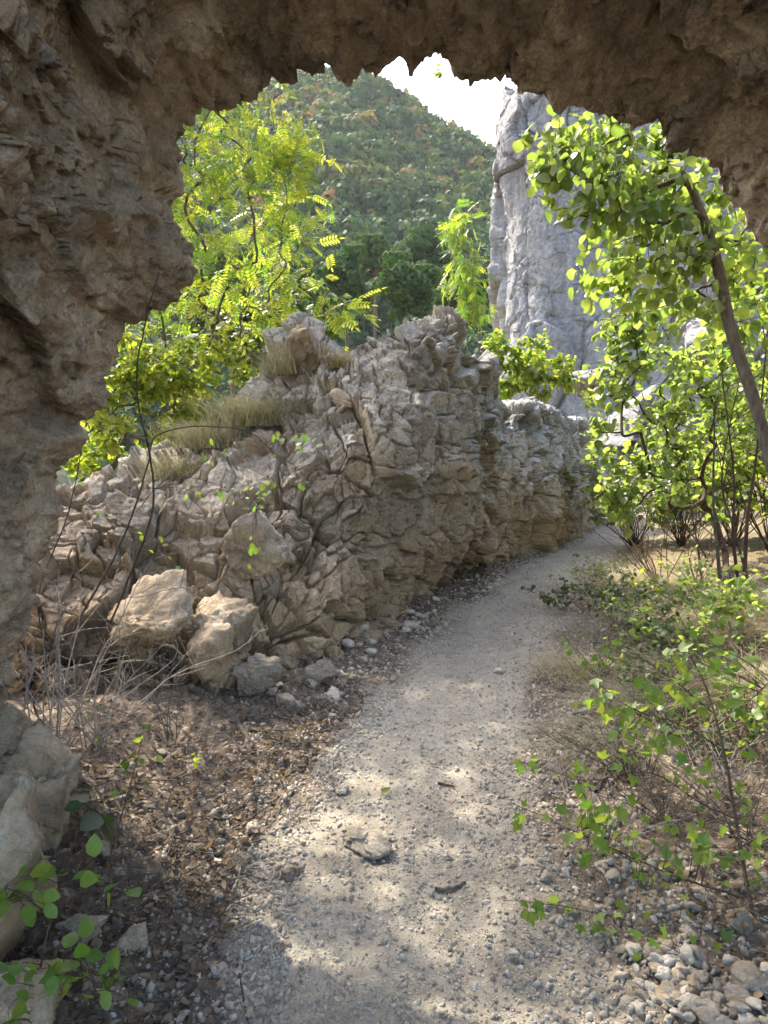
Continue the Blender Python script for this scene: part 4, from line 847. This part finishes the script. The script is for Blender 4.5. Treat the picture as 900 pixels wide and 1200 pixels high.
# nearer trees at the foot of the hill
proto = None
for i_, (px, py, Y, w_, h_, l_) in enumerate([
    (470, 378, 60, 80, 78, 'rounded green tree just above the outcrop crest'), (405, 372, 66, 70, 76, 'rounded green tree left of the one above the crest'), (525, 372, 72, 60, 56, 'rounded green tree behind the slender young tree'),
    (560, 366, 56, 46, 50, 'green tree squeezed between the young tree and the cliff'), (345, 372, 56, 80, 80, 'rounded green tree half hidden by the feathery-leaved tree'), (440, 330, 80, 60, 54, 'green tree higher up behind the rounded one above the crest'), (500, 322, 88, 60, 50, 'green tree higher on the slope above the slender young tree'), (270, 380, 62, 90, 90, 'green tree behind the left of the outcrop, mostly hidden')]):
    p = W(px, py, Y); gz = min(p[2], max(float(ground(p[0], Y)), float(hillz(p[0], Y)) if Y > 75 else -99)); base = np.array([p[0], Y, gz]); R_ = px2m(w_, Y) / 2; H_ = px2m(h_, Y) / 2; cz_ = p[2] + H_
    o = thing('broadleaf_tree', base, l_, 'tree', 'green trees at the foot of the hill')
    tb = Tubes(); tb.add(crom(np.array([base, base + (np.array([p[0], Y, cz_]) - base) * .5 + rv(1, .2)[0], [p[0], Y, cz_]]), 8), np.linspace(.3, .12, 8), 8)
    for _ in range(9):
        e_ = np.array([p[0], Y, cz_]) + unit(rv(1))[0] * [R_ * .7, R_ * .7, H_ * .7]; s0 = np.array([p[0], Y, cz_ - H_ * .7]); tb.add(crom(np.array([s0, (s0 + e_) / 2, e_]), 6), np.linspace(.1, .03, 6), 5)
    v, f, a = tb.get(); part('trunk', v, f, M['bark_d'], o, a)
    out = []
    for _ in range(26):
        c = unit(rv(1))[0] * (.25 + .75 * R.rand()); q = CL[R.randint(5)]; s_ = .24 + .26 * R.rand(); vv = R.normal() * .07
        v2_ = (q[0] * s_ + c) * [R_, R_, H_] + [p[0], Y, cz_]; out.append((v2_, [q[1]], {'var': np.clip(np.full(len(v2_), .40 + vv) + np.repeat(R.normal(size=len(v2_) // 4) * .06, 4), 0, 1)}))
    v, f, a = merge(out); part('crown', v, f, M['far'], o, a)
print('hill', time.time() - T00)
# ------------------------------------------------------------------ haze
hb = bpy.data.materials.new('haze'); hb.use_nodes = True; nt = hb.node_tree; nt.nodes.clear(); oo = nt.nodes.new('ShaderNodeOutputMaterial'); pv = nt.nodes.new('ShaderNodeVolumePrincipled')
pv.inputs['Color'].default_value = (.86, .92, 1, 1); pv.inputs['Density'].default_value = .00013; pv.inputs['Anisotropy'].default_value = .3; nt.links.new(pv.outputs[0], oo.inputs['Volume'])
bm = bmesh.new(); bmesh.ops.create_cube(bm, size=1); me = bpy.data.meshes.new('haze'); bm.to_mesh(me); bm.free(); me.materials.append(hb)
HAZE = True
if HAZE: o = link('haze', me, None, (0, 10, 60), None, (900, 920, 230)); tag(o, kind='stuff', label='thin bluish haze in the air over the valley', cat='haze')
# ------------------------------------------------------------------ light and camera
AZ, EL = math.radians(-38), math.radians(50)   # azimuth from +Y towards +X
sd = Vector((math.sin(AZ) * math.cos(EL), math.cos(AZ) * math.cos(EL), math.sin(EL)))
w = bpy.data.worlds.new('World'); sc.world = w; w.use_nodes = True; nt = w.node_tree; nt.nodes.clear()
sky = nt.nodes.new('ShaderNodeTexSky'); sky.sky_type = 'NISHITA'; sky.sun_disc = False; sky.sun_elevation = EL; sky.sun_rotation = AZ; sky.dust_density = 3.; sky.air_density = 1.; sky.ozone_density = 1.
bg = nt.nodes.new('ShaderNodeBackground'); bg.inputs['Strength'].default_value = .15; wo = nt.nodes.new('ShaderNodeOutputWorld'); nt.links.new(sky.outputs[0], bg.inputs[0]); nt.links.new(bg.outputs[0], wo.inputs[0])
L = bpy.data.lights.new('sun', 'SUN'); L.energy = 2.0; L.angle = math.radians(.6); L.color = (1, .94, .84); lo_ = bpy.data.objects.new('sun', L); COL.objects.link(lo_); lo_.rotation_euler = sd.to_track_quat('Z', 'Y').to_euler(); lo_.location = (0, 0, 30)
cam = bpy.data.cameras.new('camera'); co = bpy.data.objects.new('camera', cam); COL.objects.link(co); co.location = tuple(EYE); co.rotation_euler = (math.pi / 2 - PITCH, 0, 0)
cam.sensor_fit = 'VERTICAL'; cam.sensor_height = 24; cam.lens = F / 1200 * 24; cam.clip_start = .05; cam.clip_end = 2000; sc.camera = co
vs_ = sc.view_settings; vs_.view_transform = 'Standard'; vs_.look = 'None'; vs_.exposure = 2.7; vs_.gamma = 1; vs_.use_curve_mapping = False; vs_.use_white_balance = True; vs_.white_balance_temperature = 6900; vs_.white_balance_tint = 10
cy = sc.cycles; cy.max_bounces = 7; cy.diffuse_bounces = 5; cy.transmission_bounces = 4; cy.glossy_bounces = 2; cy.volume_bounces = 0; cy.transparent_max_bounces = 4; cy.use_denoising = True; cy.use_adaptive_sampling = True; cy.adaptive_threshold = .02; cy.caustics_reflective = False; cy.caustics_refractive = False; cy.sample_clamp_indirect = 6
print('total', time.time() - T00)
